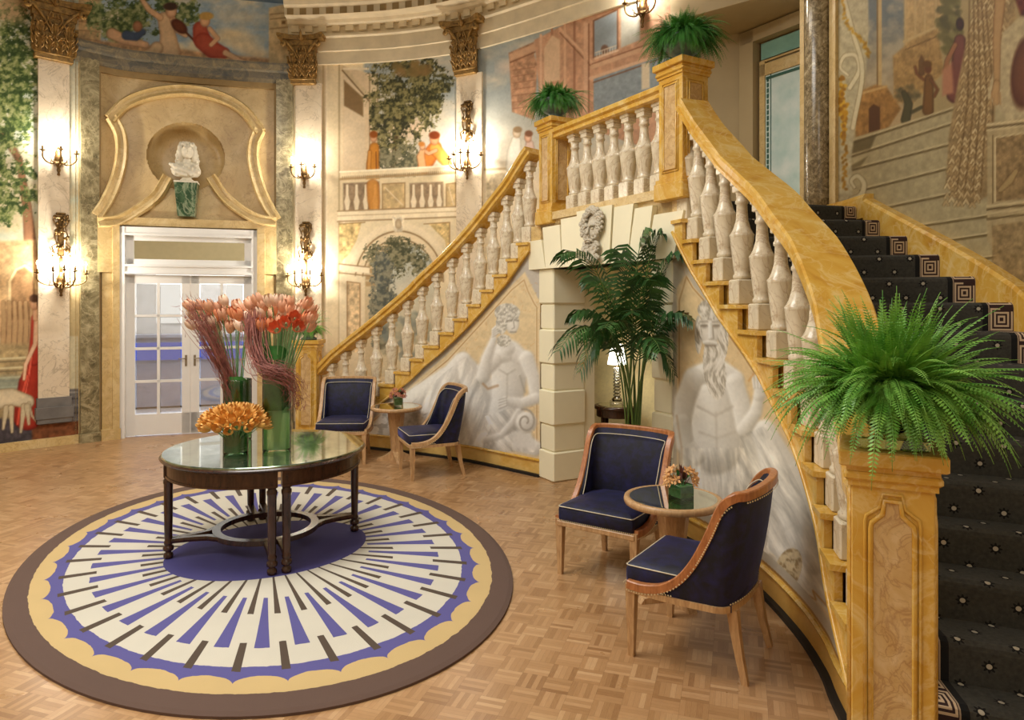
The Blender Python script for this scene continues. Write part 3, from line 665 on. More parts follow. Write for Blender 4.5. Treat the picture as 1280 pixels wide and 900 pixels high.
def paint_top(px, py, s, z):
    P = Paint(px, py, (150,170,186))
    f = np.clip((fbm(px*.014, py*.03, 5)-.46)*6, 0, 1)*.85; P.blend(np.arange(len(px)), f, (226,208,172))
    P.ell(300, 50, 26, 12, (226,206,166), .3, 6, .8); P.ell(300, 22, 30, 6, (206,198,176), .1, 5, .7); P.ell(318, 66, 24, 8, (218,196,158), .3, 5, .8)
    P.poly([(88,-60),(126,-60),(126,54),(88,50)], (196,164,120), 1.5, tex=.25)
    for k in range(5): P.line([(92,4+k*11),(124,7+k*11)], 1.2, (150,118,82))
    foliage(P, 165, 18, 42, 24, 140, 31); foliage(P, 225, 14, 18, 14, 40, 32); foliage(P, 140, 40, 14, 12, 30, 33)
    P.poly([(88,48),(140,52),(200,58),(260,66),(345,74),(345,96),(88,70)], (190,150,110), 2, tex=.3)
    # reclining musicians, generic
    P.limb([(140,42),(156,50),(182,56)], [7,6,4], (212,170,132), SKIND); P.limb([(158,44),(170,46),(178,40)], [6,5,4], (70,84,110), (44,54,76)); P.ell(172, 33, 6, 7, (170,120,88), dark=(120,80,56))
    P.limb([(212,66),(210,44),(206,24)], [14,10,9], (216,184,146), (164,122,90)); P.limb([(200,22),(186,12),(178,0)], [4,3.4,3], (220,178,138), SKIND); P.limb([(216,24),(222,38),(232,44)], [4,3.4,3], (220,178,138), SKIND)
    P.ell(214, 14, 7, 9, (222,178,140), dark=SKIND); P.ell(213, 8, 9, 5, (70,48,34)); P.ell(224, 33, 12, 7, (112,58,34), .7, dark=(70,34,22)); P.line([(232,40),(246,54)], 2.6, (84,46,30))
    P.limb([(196,60),(190,66),(180,68)], [8,7,5], (206,176,138), (150,112,82))
    P.limb([(252,48),(250,36)], [11,9], (178,84,62), (140,48,34)); P.limb([(254,52),(266,62),(280,66)], [11,11,7], (176,80,58), (134,44,32)); P.limb([(282,66),(300,76),(318,82)], [4,3,2.5], (222,180,140), SKIND)
    P.limb([(262,36),(272,48),(264,56)], 3, (220,176,136), SKIND); P.ell(256, 26, 6.5, 8, (222,176,134), dark=SKIND); P.ell(258, 20, 9, 5, (190,150,80))
    P.poly([(336,10),(352,6),(420,0),(420,90),(362,86),(336,78)], (206,182,140), 1, tex=.15)
    for y in (16,22,34): P.line([(338,y+2),(420,y-6)], 1.4, (150,122,84))
    for k in range(5): P.poly([(352+k*9,26-k*.6),(357+k*9,26-k*.6),(357+k*9,30-k*.6),(352+k*9,30-k*.6)], (130,98,60))
    P.tex(.10, .14); P.tex(.05, .5, 40); return P.out()
def paint_right(px, py, s, z):
    P = Paint(px, py, (160,144,110))
    P.poly([(1080,-80),(1140,-80),(1140,170),(1080,170)], (116,120,120), 2, grad=((170,150,118),1100,20,1100,130))
    idx = P.box(1080, -80, 1140, 130); P.blend(idx, np.clip((fbm(px[idx]*.04, py[idx]*.05, 4)-.5)*5, 0, 1)*.6, (176,164,140))
    P.poly([(1130,-80),(1180,-80),(1180,40),(1130,60)], (172,148,108), 2, tex=.15)
    for x in (1097,1100,1132,1144,1156,1170): P.line([(x,-80),(x,110 if x < 1110 else 50)], 4.4 if x in (1100,) else 2.4, (178,156,116) if x % 2 == 0 else (132,110,78))
    P.poly([(1116,70),(1140,50),(1172,36),(1180,90),(1140,130),(1118,128)], (156,130,90), 1.5, tex=.2); P.line([(1130,52),(1170,34)], 3, (182,160,120)); P.line([(1132,62),(1170,46)], 1.2, (110,88,60))
    P.poly([(1148,96),(1148,76),(1152,68),(1156,76),(1156,94)], (112,88,60)); P.poly([(1066,118),(1094,106),(1108,108),(1126,136),(1110,160),(1070,172)], (150,118,76), 1.5, tex=.2)
    P.line([(1076,117),(1108,108)], 3, (178,150,106)); P.poly([(1086,166),(1086,136),(1092,130),(1100,134),(1100,162)], (100,74,48))
    P.blobs(1186, 30, 14, 36, 60, 3, 8, [(110,104,70),(128,120,84),(90,86,58)], 41); P.blobs(1134,118,14,12,20,3,6,[(120,112,88),(96,90,70)],42,.6)
    P.limb([(1132,150),(1136,130),(1130,116)], [6,5,3], (92,88,66), (64,60,46)); P.limb([(1140,140),(1152,134)], 2, (92,88,66), (64,60,46))
    P.limb([(1160,138),(1161,112),(1161,98)], [7,6,5], (122,94,60), (84,60,38)); P.ell(1160, 86, 4.5, 6, (110,76,52)); P.ell(1159, 80, 6, 4.5, (110,84,44)); P.limb([(1164,100),(1172,112),(1168,120)], 2, (120,86,60), (84,60,38)); P.limb([(1155,100),(1146,92),(1144,84)], 1.8, (120,86,60), (84,60,38))
    P.limb([(1194,118),(1198,80),(1200,50)], [11,9,7], (122,84,76), (80,52,48)); P.ell(1200, 30, 5, 8, (80,54,40), dark=(50,34,26)); P.limb([(1194,56),(1184,76),(1182,88)], 3, (150,112,84), (100,70,52)); P.poly([(1178,88),(1190,78),(1192,116),(1178,120)], (166,124,100), 2)
    # broad painted steps
    P.poly([(1058,175),(1215,128),(1290,140),(1320,420),(1040,300),(1052,230)], (164,152,122), 1, tex=.08)
    for (a, b) in (((1060,178),(1196,133)),((1056,196),(1192,152)),((1066,210),(1190,178)),((1076,236),(1188,208)),((1105,258),(1230,232)),((1140,282),(1236,268)),((1160,302),(1245,290)),((1206,325),(1250,318)),((1190,318),(1300,348))):
        P.line([(a[0],a[1]+2.2),(b[0],b[1]+2.2)], 3.2, (112,98,70)); P.line([a, b], 2, (186,172,140))
    P.poly([(1058,178),(1096,168),(1088,186),(1060,194)], (104,92,66), 1.5, .8); P.poly([(1058,210),(1084,196),(1076,208),(1060,214)], (104,92,66), 1.5, .7)
    # pale scroll pilaster with a gilt garland
    P.poly([(1040,-80),(1084,-80),(1086,40),(1082,90),(1070,150),(1064,200),(1066,255),(1040,275)], (172,162,136), 1.5, tex=.12)
    P.curl([(1062,110),(1074,88),(1070,70),(1056,70),(1050,84),(1060,94)], [3,3,3,2.6,2,1.6], (196,186,158), (140,126,98)); P.curl([(1050,-20),(1066,40),(1078,90),(1066,160)], 3, (192,182,154), (140,126,98))
    P.curl([(1064,250),(1076,244),(1080,230),(1072,220),(1064,226),(1068,234)], [4,4,3.5,3,2.4,2], (186,176,148), (124,110,84))
    rr = random.Random(5)
    path = [(1050,-10),(1056,24),(1070,44),(1082,56),(1086,70)]; 
    for k in range(26): q = k/25*4; i = min(3, int(q)); f = q-i; P.ell(path[i][0]+(path[i+1][0]-path[i][0])*f+rr.uniform(-2,2), path[i][1]+(path[i+1][1]-path[i][1])*f, 2.8, 1.6, rr.choice([(176,142,60),(148,118,50)]), rr.uniform(0,3))
    for k in range(60): y = 96+rr.random()*76; P.ell(1053+(y-96)*.02+rr.uniform(-6,5)*(1-abs(y-130)/60), y, 3, 2.2, rr.choice([(176,138,50),(146,110,40),(190,156,70)]), rr.uniform(0,3))
    for k in range(24): P.ell(1056+rr.uniform(-3,3), 172+k*2.8, 2.2, 1.6, rr.choice([(160,124,56),(140,108,50)]), rr.uniform(0,3))
    # great ribbed drapery of the robed figure and her arm
    P.poly([(1232,-80),(1262,-80),(1270,20),(1258,60),(1244,130),(1240,242),(1214,256),(1196,250),(1182,232),(1186,170),(1196,110),(1208,50),(1222,0)], (150,130,98), 1.5, tex=.2)
    rr = random.Random(9)
    for j in range(30):
        y = -40+j*10
        for k in range(7):
            xa = 1226-j*1.5+k*6.2+rr.uniform(-2,2); y = -40+j*10+rr.uniform(-3.5,3.5)
            if 1182 < xa < 1262 and (y < 60 or xa < 1246): P.limb([(xa-3,y+5),(xa,y),(xa+3,y+5)], 1.5, rr.choice([(186,166,130),(172,150,114),(196,178,142)]), (116,94,64), a=.85)
    for k in range(5): P.line([(1232+k*5-20,-10+k*4),(1210+k*8,120),(1196+k*10,240)], 2.2, (104,84,58), a=.55)
    P.poly([(1262,-80),(1330,-80),(1330,30),(1276,20),(1266,-10)], (104,58,44), 2, tex=.3); P.poly([(1254,40),(1276,20),(1330,26),(1330,160),(1260,150),(1234,120),(1244,80)], (172,158,128), 1.5, tex=.12)
    P.ell(1282, 90, 18, 46, (118,84,66), .12, 2, dark=(90,60,48)); P.limb([(1250,0),(1246,50),(1246,104)], [7,5,3.6], (168,140,104), (120,92,64)); P.limb([(1246,104),(1244,118),(1246,128)], [4,5,3], (172,144,108), (120,92,64))
    for k in range(4): P.line([(1240+k*3.4,116),(1238+k*4.2,131)], 1.7, (166,138,102))
    # pedestal on the right
    P.poly([(1234,154),(1330,140),(1330,420),(1290,400),(1234,300)], (166,150,118), 1, tex=.08)
    for y, c in ((156,(194,178,144)),(160,(104,88,62)),(163,(186,170,136)),(258,(190,174,140)),(262,(100,84,60)),(267,(184,168,134)),(274,(110,94,68))): P.line([(1234,y),(1330,y-12)], 2.2, c)
    P.poly([(1244,172),(1330,158),(1330,242),(1244,252)], (140,120,90), 1, tex=.25); P.line([(1244,252),(1244,172),(1330,158)], 1.8, (190,174,140)); P.line([(1241,254),(1241,169)], 1.2, (110,92,66))
    P.limb([(1250,238),(1262,226),(1270,214)], [3,5,3], (160,140,104), (110,88,62)); P.poly([(1240,282),(1330,270),(1330,420),(1240,330)], (142,122,92), 1, .7, tex=.3)
    P.c = np.clip(132+(P.c*.93-132)*1.35, 20, 250); P.tex(.05, .12); P.tex(.05, .5, 40); return P.out()
# ---- walls below the flights: grey border, peach marble field, pale figure painted like relief
GL, GM, GD = (232,230,224), (210,208,200), (172,167,158)
def stairwall_base(P, px, py, s, z, zline, y_peach, border):
    P.c[:] = (196,188,176)
    idx = np.arange(len(px)); P.veins(idx, (214,208,198), .03, .05, .4)
def paint_sl(px, py, s, z):
    P = Paint(px, py, (190,182,170)); P.tex(.05, .06)
    tri = [(470,590),(386,560),(400,556),(655,380),(664,364),(669,370),(671,392),(671,572),(640,564)]
    P.poly([(420,560),(470,520),(560,442),(600,398),(640,356),(656,340),(662,352),(672,372),(676,376),(676,586),(600,560)], (224,202,160), 1, tex=.06)
    i = P.box(430, 340, 676, 590); P.veins(i, (206,160,104), .05, .012, .6)
    for w, c in ((3.6,(232,214,178)),(1.0,(176,132,78))):
        P.line([(440,548),(560,450),(604,402),(640,362),(655,350),(660,364),(668,380),(671,384),(671,566),(600,548),(540,540)], w, c)
    # seated figure, painted as carved marble
    P.poly([(470,580),(500,520),(548,470),(580,440),(600,470),(618,540),(606,566),(560,566)], (214,210,202), 4)
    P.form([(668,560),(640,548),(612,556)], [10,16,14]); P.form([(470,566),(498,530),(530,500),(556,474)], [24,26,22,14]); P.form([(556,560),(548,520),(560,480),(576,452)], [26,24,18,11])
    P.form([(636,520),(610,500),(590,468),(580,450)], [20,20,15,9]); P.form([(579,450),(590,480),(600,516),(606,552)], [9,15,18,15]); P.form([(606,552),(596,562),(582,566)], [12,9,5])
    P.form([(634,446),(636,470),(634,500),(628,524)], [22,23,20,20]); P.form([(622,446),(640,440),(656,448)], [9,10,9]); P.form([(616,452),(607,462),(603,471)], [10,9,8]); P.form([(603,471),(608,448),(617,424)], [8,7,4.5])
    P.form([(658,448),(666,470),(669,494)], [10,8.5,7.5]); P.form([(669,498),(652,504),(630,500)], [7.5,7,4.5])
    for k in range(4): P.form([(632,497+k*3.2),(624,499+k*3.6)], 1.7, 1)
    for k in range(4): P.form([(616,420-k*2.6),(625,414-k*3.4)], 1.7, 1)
    P.ell(640, 404, 9, 13, (232,228,218), dark=(196,190,178)); P.form([(631,428),(635,436)], [7,8])
    i = P.box(610, 372, 660, 440); X_, Y_ = P.x[i], P.y[i]; hm = ((np.hypot((X_-634)/16,(Y_-391)/12) < 1) | (np.hypot((X_-627)/7,(Y_-404)/14) < 1) | (np.hypot((X_-630)/9,(Y_-426)/8) < 1)); hf = fbm(X_*.42, Y_*.42, 4)
    P.blend(i, hm*np.ones(len(i))*.95, (212,208,196)); P.blend(i, hm*np.clip((hf-.45)*6, 0, 1)*.7, (160,154,142)); P.blend(i, hm*np.clip((.42-hf)*6, 0, 1)*.7, (240,236,228))
    P.line([(634,401),(640,400)], 1.3, (128,120,108)); P.line([(643,400),(648,401)], 1.3, (128,120,108)); P.line([(642,402),(643,410),(640,411)], 1, (160,152,140)); P.line([(638,415),(645,415)], 1.2, (140,130,118))
    P.line([(650,470),(656,490)], 1.6, (150,144,132), 1.5, .6); P.line([(624,462),(634,468),(644,462)], 1.4, (176,170,158), 1.5, .7); P.line([(634,468),(634,496)], 1.4, (184,178,166), 1.5, .6); P.line([(604,480),(610,486),(622,482)], 2.4, (170,128,84), 1.5, .7)
    P.folds(0,0,0,0, 1.9, [(460,590),(500,516),(560,462),(584,446),(604,490),(618,556),(600,580)], .10, .05, 1); P.folds(0,0,0,0, .9, [(606,520),(640,510),(668,540),(668,565),(606,565)], .10, .07, 2)
    P.form([(606,550),(626,544),(640,528),(648,514)], [4,4.5,4.5,4]); P.poly([(640,540),(664,540),(668,562),(640,558)], (222,219,212), 2)
    sp = [(657+13*(1-k/26)*cos(-1.9+k*.42), 527+16*(1-k/26)*sin(-1.9+k*.42)) for k in range(22)]; P.form([(657,527),(658,528)], [13,13], 2); P.line(sp, 2.2, (168,160,148), 1)
    i = P.box(430, 520, 560, 600); X_, Y_ = P.x[i], P.y[i]; hf = fbm(X_*.16, Y_*.22, 5); P.blend(i, np.clip((hf-.5)*6, 0, 1)*.55, (150,144,134)); P.blend(i, np.clip((.46-hf)*6, 0, 1)*.5, (236,233,226))
    # skirting
    yb = np.interp(px, [380,460,580,673,700], [545,560,576,597,603]); hz = z
    idx = np.nonzero(hz < .185)[0]; P.blend(idx, np.ones(len(idx)), (204,196,186)); idx = np.nonzero(hz < .16)[0]; P.blend(idx, np.ones(len(idx)), (222,186,112))
    f = fbm(px[idx]*.06, z[idx]*9, 5); P.blend(idx, np.clip((f-.45)*4, 0, 1)*.7, (204,156,70)); P.tex(.04, .4); return P.out()
def paint_sr(px, py, s, z):
    P = Paint(px, py, (192,180,158)); P.tex(.05, .05)
    P.poly([(846,360),(855,345),(862,352),(880,378),(920,430),(960,490),(1000,560),(1030,640),(1050,720),(1062,800),(1040,780),(1000,720),(960,690),(846,640)], (220,194,148), 1, tex=.06)
    i = P.box(840, 330, 1070, 900); P.veins(i, (202,150,90), .03, .010, .6)
    for w, c in ((4.0,(226,204,160)),(1.2,(168,120,66))):
        P.line([(849,620),(849,376),(854,360),(858,346),(866,360),(882,378),(930,446),(962,496),(1000,560),(1026,626),(1046,700),(1056,780),(1062,860)], w, c)
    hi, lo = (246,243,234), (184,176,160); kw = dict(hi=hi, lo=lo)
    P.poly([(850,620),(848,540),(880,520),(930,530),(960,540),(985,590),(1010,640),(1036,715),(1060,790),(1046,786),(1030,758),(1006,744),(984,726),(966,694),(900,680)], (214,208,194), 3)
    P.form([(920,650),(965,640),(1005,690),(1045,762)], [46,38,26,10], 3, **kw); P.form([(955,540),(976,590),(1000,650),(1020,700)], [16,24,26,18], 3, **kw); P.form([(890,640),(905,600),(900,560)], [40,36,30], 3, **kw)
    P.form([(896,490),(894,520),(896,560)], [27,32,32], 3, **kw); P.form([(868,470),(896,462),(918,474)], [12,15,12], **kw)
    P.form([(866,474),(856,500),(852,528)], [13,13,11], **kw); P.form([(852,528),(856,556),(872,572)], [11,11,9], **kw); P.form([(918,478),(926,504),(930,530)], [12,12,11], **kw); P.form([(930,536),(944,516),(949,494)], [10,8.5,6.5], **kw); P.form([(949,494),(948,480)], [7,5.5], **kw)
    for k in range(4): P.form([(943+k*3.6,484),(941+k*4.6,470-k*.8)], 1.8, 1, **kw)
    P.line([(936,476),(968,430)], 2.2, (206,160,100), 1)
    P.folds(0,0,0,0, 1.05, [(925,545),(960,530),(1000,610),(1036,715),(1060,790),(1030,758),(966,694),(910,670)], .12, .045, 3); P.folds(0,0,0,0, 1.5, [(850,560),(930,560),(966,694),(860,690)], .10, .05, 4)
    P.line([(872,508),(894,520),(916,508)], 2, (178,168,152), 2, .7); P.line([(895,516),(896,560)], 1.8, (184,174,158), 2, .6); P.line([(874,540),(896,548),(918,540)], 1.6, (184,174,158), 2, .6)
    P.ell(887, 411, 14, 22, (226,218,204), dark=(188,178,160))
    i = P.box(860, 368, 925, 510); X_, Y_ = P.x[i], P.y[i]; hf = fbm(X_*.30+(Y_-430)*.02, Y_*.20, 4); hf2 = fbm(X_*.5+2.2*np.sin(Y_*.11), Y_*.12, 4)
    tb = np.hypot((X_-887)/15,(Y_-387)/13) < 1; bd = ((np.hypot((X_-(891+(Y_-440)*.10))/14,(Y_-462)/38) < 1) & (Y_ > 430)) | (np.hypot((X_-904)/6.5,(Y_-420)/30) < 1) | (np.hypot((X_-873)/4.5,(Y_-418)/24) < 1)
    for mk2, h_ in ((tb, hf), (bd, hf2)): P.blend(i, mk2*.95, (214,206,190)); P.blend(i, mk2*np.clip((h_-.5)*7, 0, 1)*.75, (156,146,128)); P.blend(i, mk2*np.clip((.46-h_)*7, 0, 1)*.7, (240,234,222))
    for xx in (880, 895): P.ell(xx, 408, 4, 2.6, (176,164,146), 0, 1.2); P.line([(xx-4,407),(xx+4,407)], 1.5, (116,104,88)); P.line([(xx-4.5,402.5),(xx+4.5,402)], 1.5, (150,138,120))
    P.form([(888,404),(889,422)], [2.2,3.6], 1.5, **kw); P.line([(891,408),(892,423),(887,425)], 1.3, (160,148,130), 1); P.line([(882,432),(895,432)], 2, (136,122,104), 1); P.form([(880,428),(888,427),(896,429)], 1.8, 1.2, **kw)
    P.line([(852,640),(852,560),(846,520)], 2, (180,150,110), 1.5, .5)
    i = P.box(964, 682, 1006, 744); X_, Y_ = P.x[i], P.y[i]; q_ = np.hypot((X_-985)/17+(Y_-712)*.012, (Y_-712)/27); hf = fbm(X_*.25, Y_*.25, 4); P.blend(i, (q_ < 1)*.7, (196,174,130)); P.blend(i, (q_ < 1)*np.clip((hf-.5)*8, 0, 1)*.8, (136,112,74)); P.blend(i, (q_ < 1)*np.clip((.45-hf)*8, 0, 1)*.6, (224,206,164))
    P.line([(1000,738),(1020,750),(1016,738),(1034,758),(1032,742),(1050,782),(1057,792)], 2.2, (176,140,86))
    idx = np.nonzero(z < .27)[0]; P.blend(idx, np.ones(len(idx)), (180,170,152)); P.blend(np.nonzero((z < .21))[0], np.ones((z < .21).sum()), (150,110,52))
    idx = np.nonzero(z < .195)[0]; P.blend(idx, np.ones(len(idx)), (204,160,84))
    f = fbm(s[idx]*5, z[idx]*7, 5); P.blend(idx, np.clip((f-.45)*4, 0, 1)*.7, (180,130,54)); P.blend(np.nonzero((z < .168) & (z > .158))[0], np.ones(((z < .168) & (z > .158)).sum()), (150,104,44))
    P.tex(.04, .3); return P.out()
# ============================================================ SETTING
RISE = .1633; ZL = 16*RISE      # stair rise and landing height
ZA, ZC = 5.22, 6.04
qx = W.px
def strip(a, b, n): return list(np.linspace(a, b, n))
s_a = qx(-200); s_l = qx(88); s_d0, s_d1 = qx(88), qx(360); s_b1 = qx(812); s_r0 = qx(1004); s_r1 = W.px(1420)
# walls that carry murals
o = surf_obj('wall_left', W, qx(-60), qx(98), 0, 6.1, .011, .011, M['mural'], paint=paint_left); tag(o, kind='structure')
dq0, dq1 = qx(148), qx(323); DZ = 2.84
ncx, ncz = W.hit(233, 196); NR = .49
def niche(S, Z):
    r = np.hypot((S-ncx)/NR, (Z-ncz)/(NR*.96)); return np.where(r < 1, -.34*np.clip(1-r**9, 0, 1)**.6, 0)
o = surf_obj('wall_door', W, qx(94), qx(364), 0, 5.12, .014, .014, M['pink'], holes=[(dq0, dq1, 0, DZ)], disp=niche, zh=(0, 5.12)); tag(o, kind='structure'); o.data.polygons.foreach_set('use_smooth', np.zeros(len(o.data.polygons), bool))
o = surf_obj('wall_frieze', W, qx(88), qx(364), 5.12, 6.1, .011, .011, M['mural'], paint=paint_top); tag(o, kind='structure')
hq0, hq1 = qx(838), qx(1004); HZ = 4.9
o = surf_obj('wall_back', W, qx(360), hq0, 0, 5.4, .0105, .0105, M['mural'], paint=paint_back); tag(o, kind='structure')
mb = MB()
o = surf_obj('wall_recess_side', W, hq0, hq1, 0, 6.1, .06, .1, M['beige'], holes=[(hq0, hq1, ZL, HZ)], zh=(0, 6.1)); tag(o, kind='structure')
o = surf_obj('wall_right', W, hq1, s_r1, 0, 6.1, .009, .009, M['mural'], paint=paint_right); tag(o, kind='structure')
o = surf_obj('wall_upper', W, qx(360), hq0, 5.4, 6.1, .1, .1, M['plaster']); tag(o, kind='structure')
# rest of the rotunda, behind and beside the lens
o = surf_obj('wall_rear', W, s_r1, W.len, 0, 6.1, .15, .3, M['plaster']); tag(o, kind='structure')
o = surf_obj('wall_side', W, 0, qx(-60), 0, 6.1, .1, .3, M['plaster']); tag(o, kind='structure')
# floor
pl = [W.pt(q, -.0) for q in np.linspace(0, W.len, 160)[:-1]]
mb = MB(); mb.prism(pl, -.12, 0); o = mk('floor', mb, M['parquet']); tag(o, kind='structure')
# hall floor beyond the glazed door
# ceiling: shallow dome painted as sky
t = NT('painted_sky'); v = t.mapping(t.coord(), scale=(.5,.5,.5))
M['skyp'] = t.fin(t.ramp(t.noise(v, 1.6, 7, .6, .3), [(.36, lin((110,138,168))), (.55, lin((170,180,186))), (.68, lin((222,206,176)))]), .8)
mb = MB(); cx, cy = -2.1, 3.4; rings = [(1.02,6.08),(.96,6.5),(.8,7.1),(.5,7.6),(.2,7.85)]
vs = []
for k, z in rings: vs += [(cx+(x-cx)*k, cy+(y-cy)*k, z) for x, y in pl]
n = len(pl); fs = [(r*n+i, r*n+(i+1)%n, (r+1)*n+(i+1)%n, (r+1)*n+i) for r in range(len(rings)-1) for i in range(n)]+[tuple((len(rings)-1)*n+i for i in range(n))]
mb.add(vs, fs, 0, True); o = mk('ceiling', mb, M['skyp']); tag(o, kind='structure')
# entablature with coffers
pr = [(-.02,ZA),(.04,ZA),(.04,ZA+.17),(.06,ZA+.18),(.06,ZA+.36),(.09,ZA+.38),(.09,ZA+.41),(.05,ZA+.43),(.05,ZA+.52),(.12,ZA+.55),(.14,ZA+.59),(.30,ZA+.60),(.30,ZA+.70),(.34,ZA+.73),(.38,ZA+.82),(-.02,ZA+.82)]
o = mk('trim_1', curve_sweep(W, qx(362), W.len-.3, pr, .12), M['cornice']); tag(o, kind='structure')
mb = MB(); q = qx(366)
while q < qx(1300):
    slab_on(mb, W, q, q+.11, ZA+.45, ZA+.535, .035, .05, 0, .2); slab_on(mb, W, q, q+.10, ZA+.603, ZA+.69, .006, .30, 1, .2); q += .20
o = mk('trim_2', mb, [M['cornice'], M['coffer']]); tag(o, kind='structure')
# green marble frame round the door bay
mb = MB()
for a, b in ((99,122),(346,367)): 
    slab_on(mb, W, qx(a), qx(b), 0, 5.0, .07); slab_on(mb, W, qx(a)-.015, qx(b)+.015, 0, .12, .09)
o = mk('trim_3', mb, M['green']); tag(o, kind='structure')
pr = [(-.01,4.94),(.05,4.94),(.07,4.99),(.07,5.08),(.11,5.1),(.14,5.17),(.14,5.20),(-.01,5.20)]
o = mk('trim_4', curve_sweep(W, qx(92), qx(366), pr, .06), M['slate']); tag(o, kind='structure')
mb = MB()
for a, b in ((111,118),): slab_on(mb, W, qx(122), qx(125), 0, 4.95, .04)
slab_on(mb, W, qx(343), qx(346), 0, 4.95, .04); slab_on(mb, W, qx(122), qx(346), 4.86, 4.95, .04)
o = mk('trim_5', mb, M['coffer']); tag(o, kind='structure')
# honey marble surround, swept frame and broken scroll
mb = MB()
ribbon(mb, W, [(119,270),(136,244),(148,214),(152,188),(149,166),(138,147)], .16, .10); ribbon(mb, W, [(136,150),(158,130),(192,118),(232,114),(272,121),(304,138),(326,166)], .16, .105); ribbon(mb, W, [(325,163),(318,180),(317,200),(322,226),(332,252),(347,276)], .16, .10)
ribbon(mb, W, [(120,278),(146,276),(172,264),(196,246),(211,222)], .15, .12); ribbon(mb, W, [(264,222),(280,245),(300,262),(322,274),(346,278)], .15, .12)
for a, b in ((126,139),(329,343)): slab_on(mb, W, qx(a), qx(b), 0, 2.22, .05)
for a, b in ((139,148.5),(322.5,332)): slab_on(mb, W, qx(a), qx(b), 0, DZ+.03, .09)
for a, b in ((118,139),(332,347)): slab_on(mb, W, qx(a), qx(b), 2.22, 2.90, .07)
slab_on(mb, W, qx(118), qx(347), 2.86, 2.97, .07); slab_on(mb, W, qx(124), qx(341), 0, .10, .02) if False else None
for a, b in ((124,150),(321,345)): slab_on(mb, W, qx(a), qx(b)-0, 0, .14, .10)
o = mk('trim_6', mb, M['frame']); tag(o, kind='structure')
# pilaster shafts, bases and gilded capitals
def capital(px_, zt, w, h, nm):
    q = qx(px_); x, y = W.pt(q); a = W.ang(q); mb = MB()
    mb.box((0,.03,h*.05), (w*.84,.14,h*.08), bev=.006); mb.tube([(-w*.43,.10,h*.11),(w*.43,.10,h*.11)], .018, 6)
    for k in range(8):      # flaring bell
        f = k/7; mb.box((0,.03+.03*f*f,h*(.14+.10*k)), (w*(.76+.30*f**2.6),.12+.07*f*f,h*.105))
    def leaf(cx, z0, hh, ww, yo, curlr):
        n = 8; pts = []; 
        for i in range(n+1):
            f = i/n; pts.append((cx*(1+.10*f), yo+.035*f+(.05*max(0,f-.7)/.3), h*(z0+hh*(f if f < .88 else .88-(f-.88)*1.1))))
        mb.sweep(pts, [(-ww,0),(-ww*.8,.010),(-ww*.4,.004),(0,.022),(ww*.4,.004),(ww*.8,.010),(ww,0),(0,-.01)], up=Vector((0,1,.2)), scales=[.75,1,.82,1.05,.85,1.05,.8,.7,.3])
        for sg in (-1,1):
            for m_ in (.3,.55,.8): mb.tube([(cx+sg*ww*.5,yo+.03*m_+.01,h*(z0+hh*(m_-.1))),(cx+sg*ww*1.05,yo+.03*m_+.02,h*(z0+hh*m_)),(cx+sg*ww*1.15,yo+.03*m_+.045,h*(z0+hh*(m_+.06)))], [.010,.011,.003], 4)
    for i in range(4): leaf((i-1.5)*w*.22, .10, .34, w*.085, .10, 0)
    for i in range(3): leaf((i-1)*w*.29, .22, .46, w*.10, .115, 0)
    for sg in (-1,1):
        leaf(sg*w*.42, .12, .5, w*.07, .09, 0)
        sp = [(sg*w*(.10+.48*f), .13+.06*f, h*(.50+.36*sin(f*1.5))) for f in [i/7 for i in range(8)]]
        c0 = (sg*w*.60, h*.80)
        sp += [(c0[0]-sg*w*.085*(1-i*.11)*cos(pi*.55+i*.8)*-1, .20, c0[1]+h*.055*(1-i*.11)*sin(pi*.55+i*.8)) for i in range(9)]
        mb.tube(sp, [.014+.010*min(1,i/8) for i in range(len(sp))], 6)
        mb.tube([(sg*w*.05,.12,h*.50),(sg*w*.16,.15,h*.66),(sg*w*.10,.17,h*.77),(sg*w*.04,.16,h*.74),(sg*w*.07,.16,h*.69)], .012, 5)
    ab = [(-w*.76,.02),(-w*.74,.25),(-w*.66,.25),(-w*.4,.18),(-w*.15,.155),(w*.15,.155),(w*.4,.18),(w*.66,.25),(w*.74,.25),(w*.76,.02)]
    mb.prism(ab, h*.90, h*.945); mb.prism([(p[0]*1.03,p[1]*1.03) for p in ab], h*.945, h*1.0)
    for k in range(5): b_ = (k-2)*.5; mb.tube([(0,.16,h*.88),(w*.10*sin(b_),.19,h*(.90+.09*cos(b_)))], [.014,.010], 5)
    mb.tube([(0,.16,h*.9),(0,.20,h*1.02),(0,.19,h*1.10)], [w*.06,w*.04,.004], 6)
    for v_ in range(len(mb.v)): mb.v[v_] = (mb.v[v_][0], -mb.v[v_][1], mb.v[v_][2])
    o = mk(nm, mb, M['gilt'], loc=(x, y, zt-h), rz=a); tag(o, kind='structure'); return o
TN = [7]
def tn(): TN[0] += 1; return 'trim_%d' % (TN[0]-1)
for (a, b, z1) in ((47,86,4.92),(370,403,4.95),(572,604,4.9)):
    mb = MB(); slab_on(mb, W, qx(a), qx(b), .62 if a < 100 else 0, z1, .035, 0, 0, .05)
    o = mk(tn(), mb, M['shaft']); tag(o, kind='structure')
mb = MB(); slab_on(mb, W, qx(45), qx(88), .50, .62, .06); slab_on(mb, W, qx(43), qx(90), .36, .50, .085); slab_on(mb, W, qx(45), qx(88), .30, .36, .07)
o = mk(tn(), mb, M['greystone']); tag(o, kind='structure')
mb = MB(); slab_on(mb, W, qx(-200), qx(98), 0, .11, .03); o = mk('baseboard_left', mb, M['goldpale']); tag(o, kind='structure')
capital(66, 5.62, .50, .76, tn()); capital(381, 5.60, .42, .68, tn()); capital(585, 5.60, .40, .72, tn())
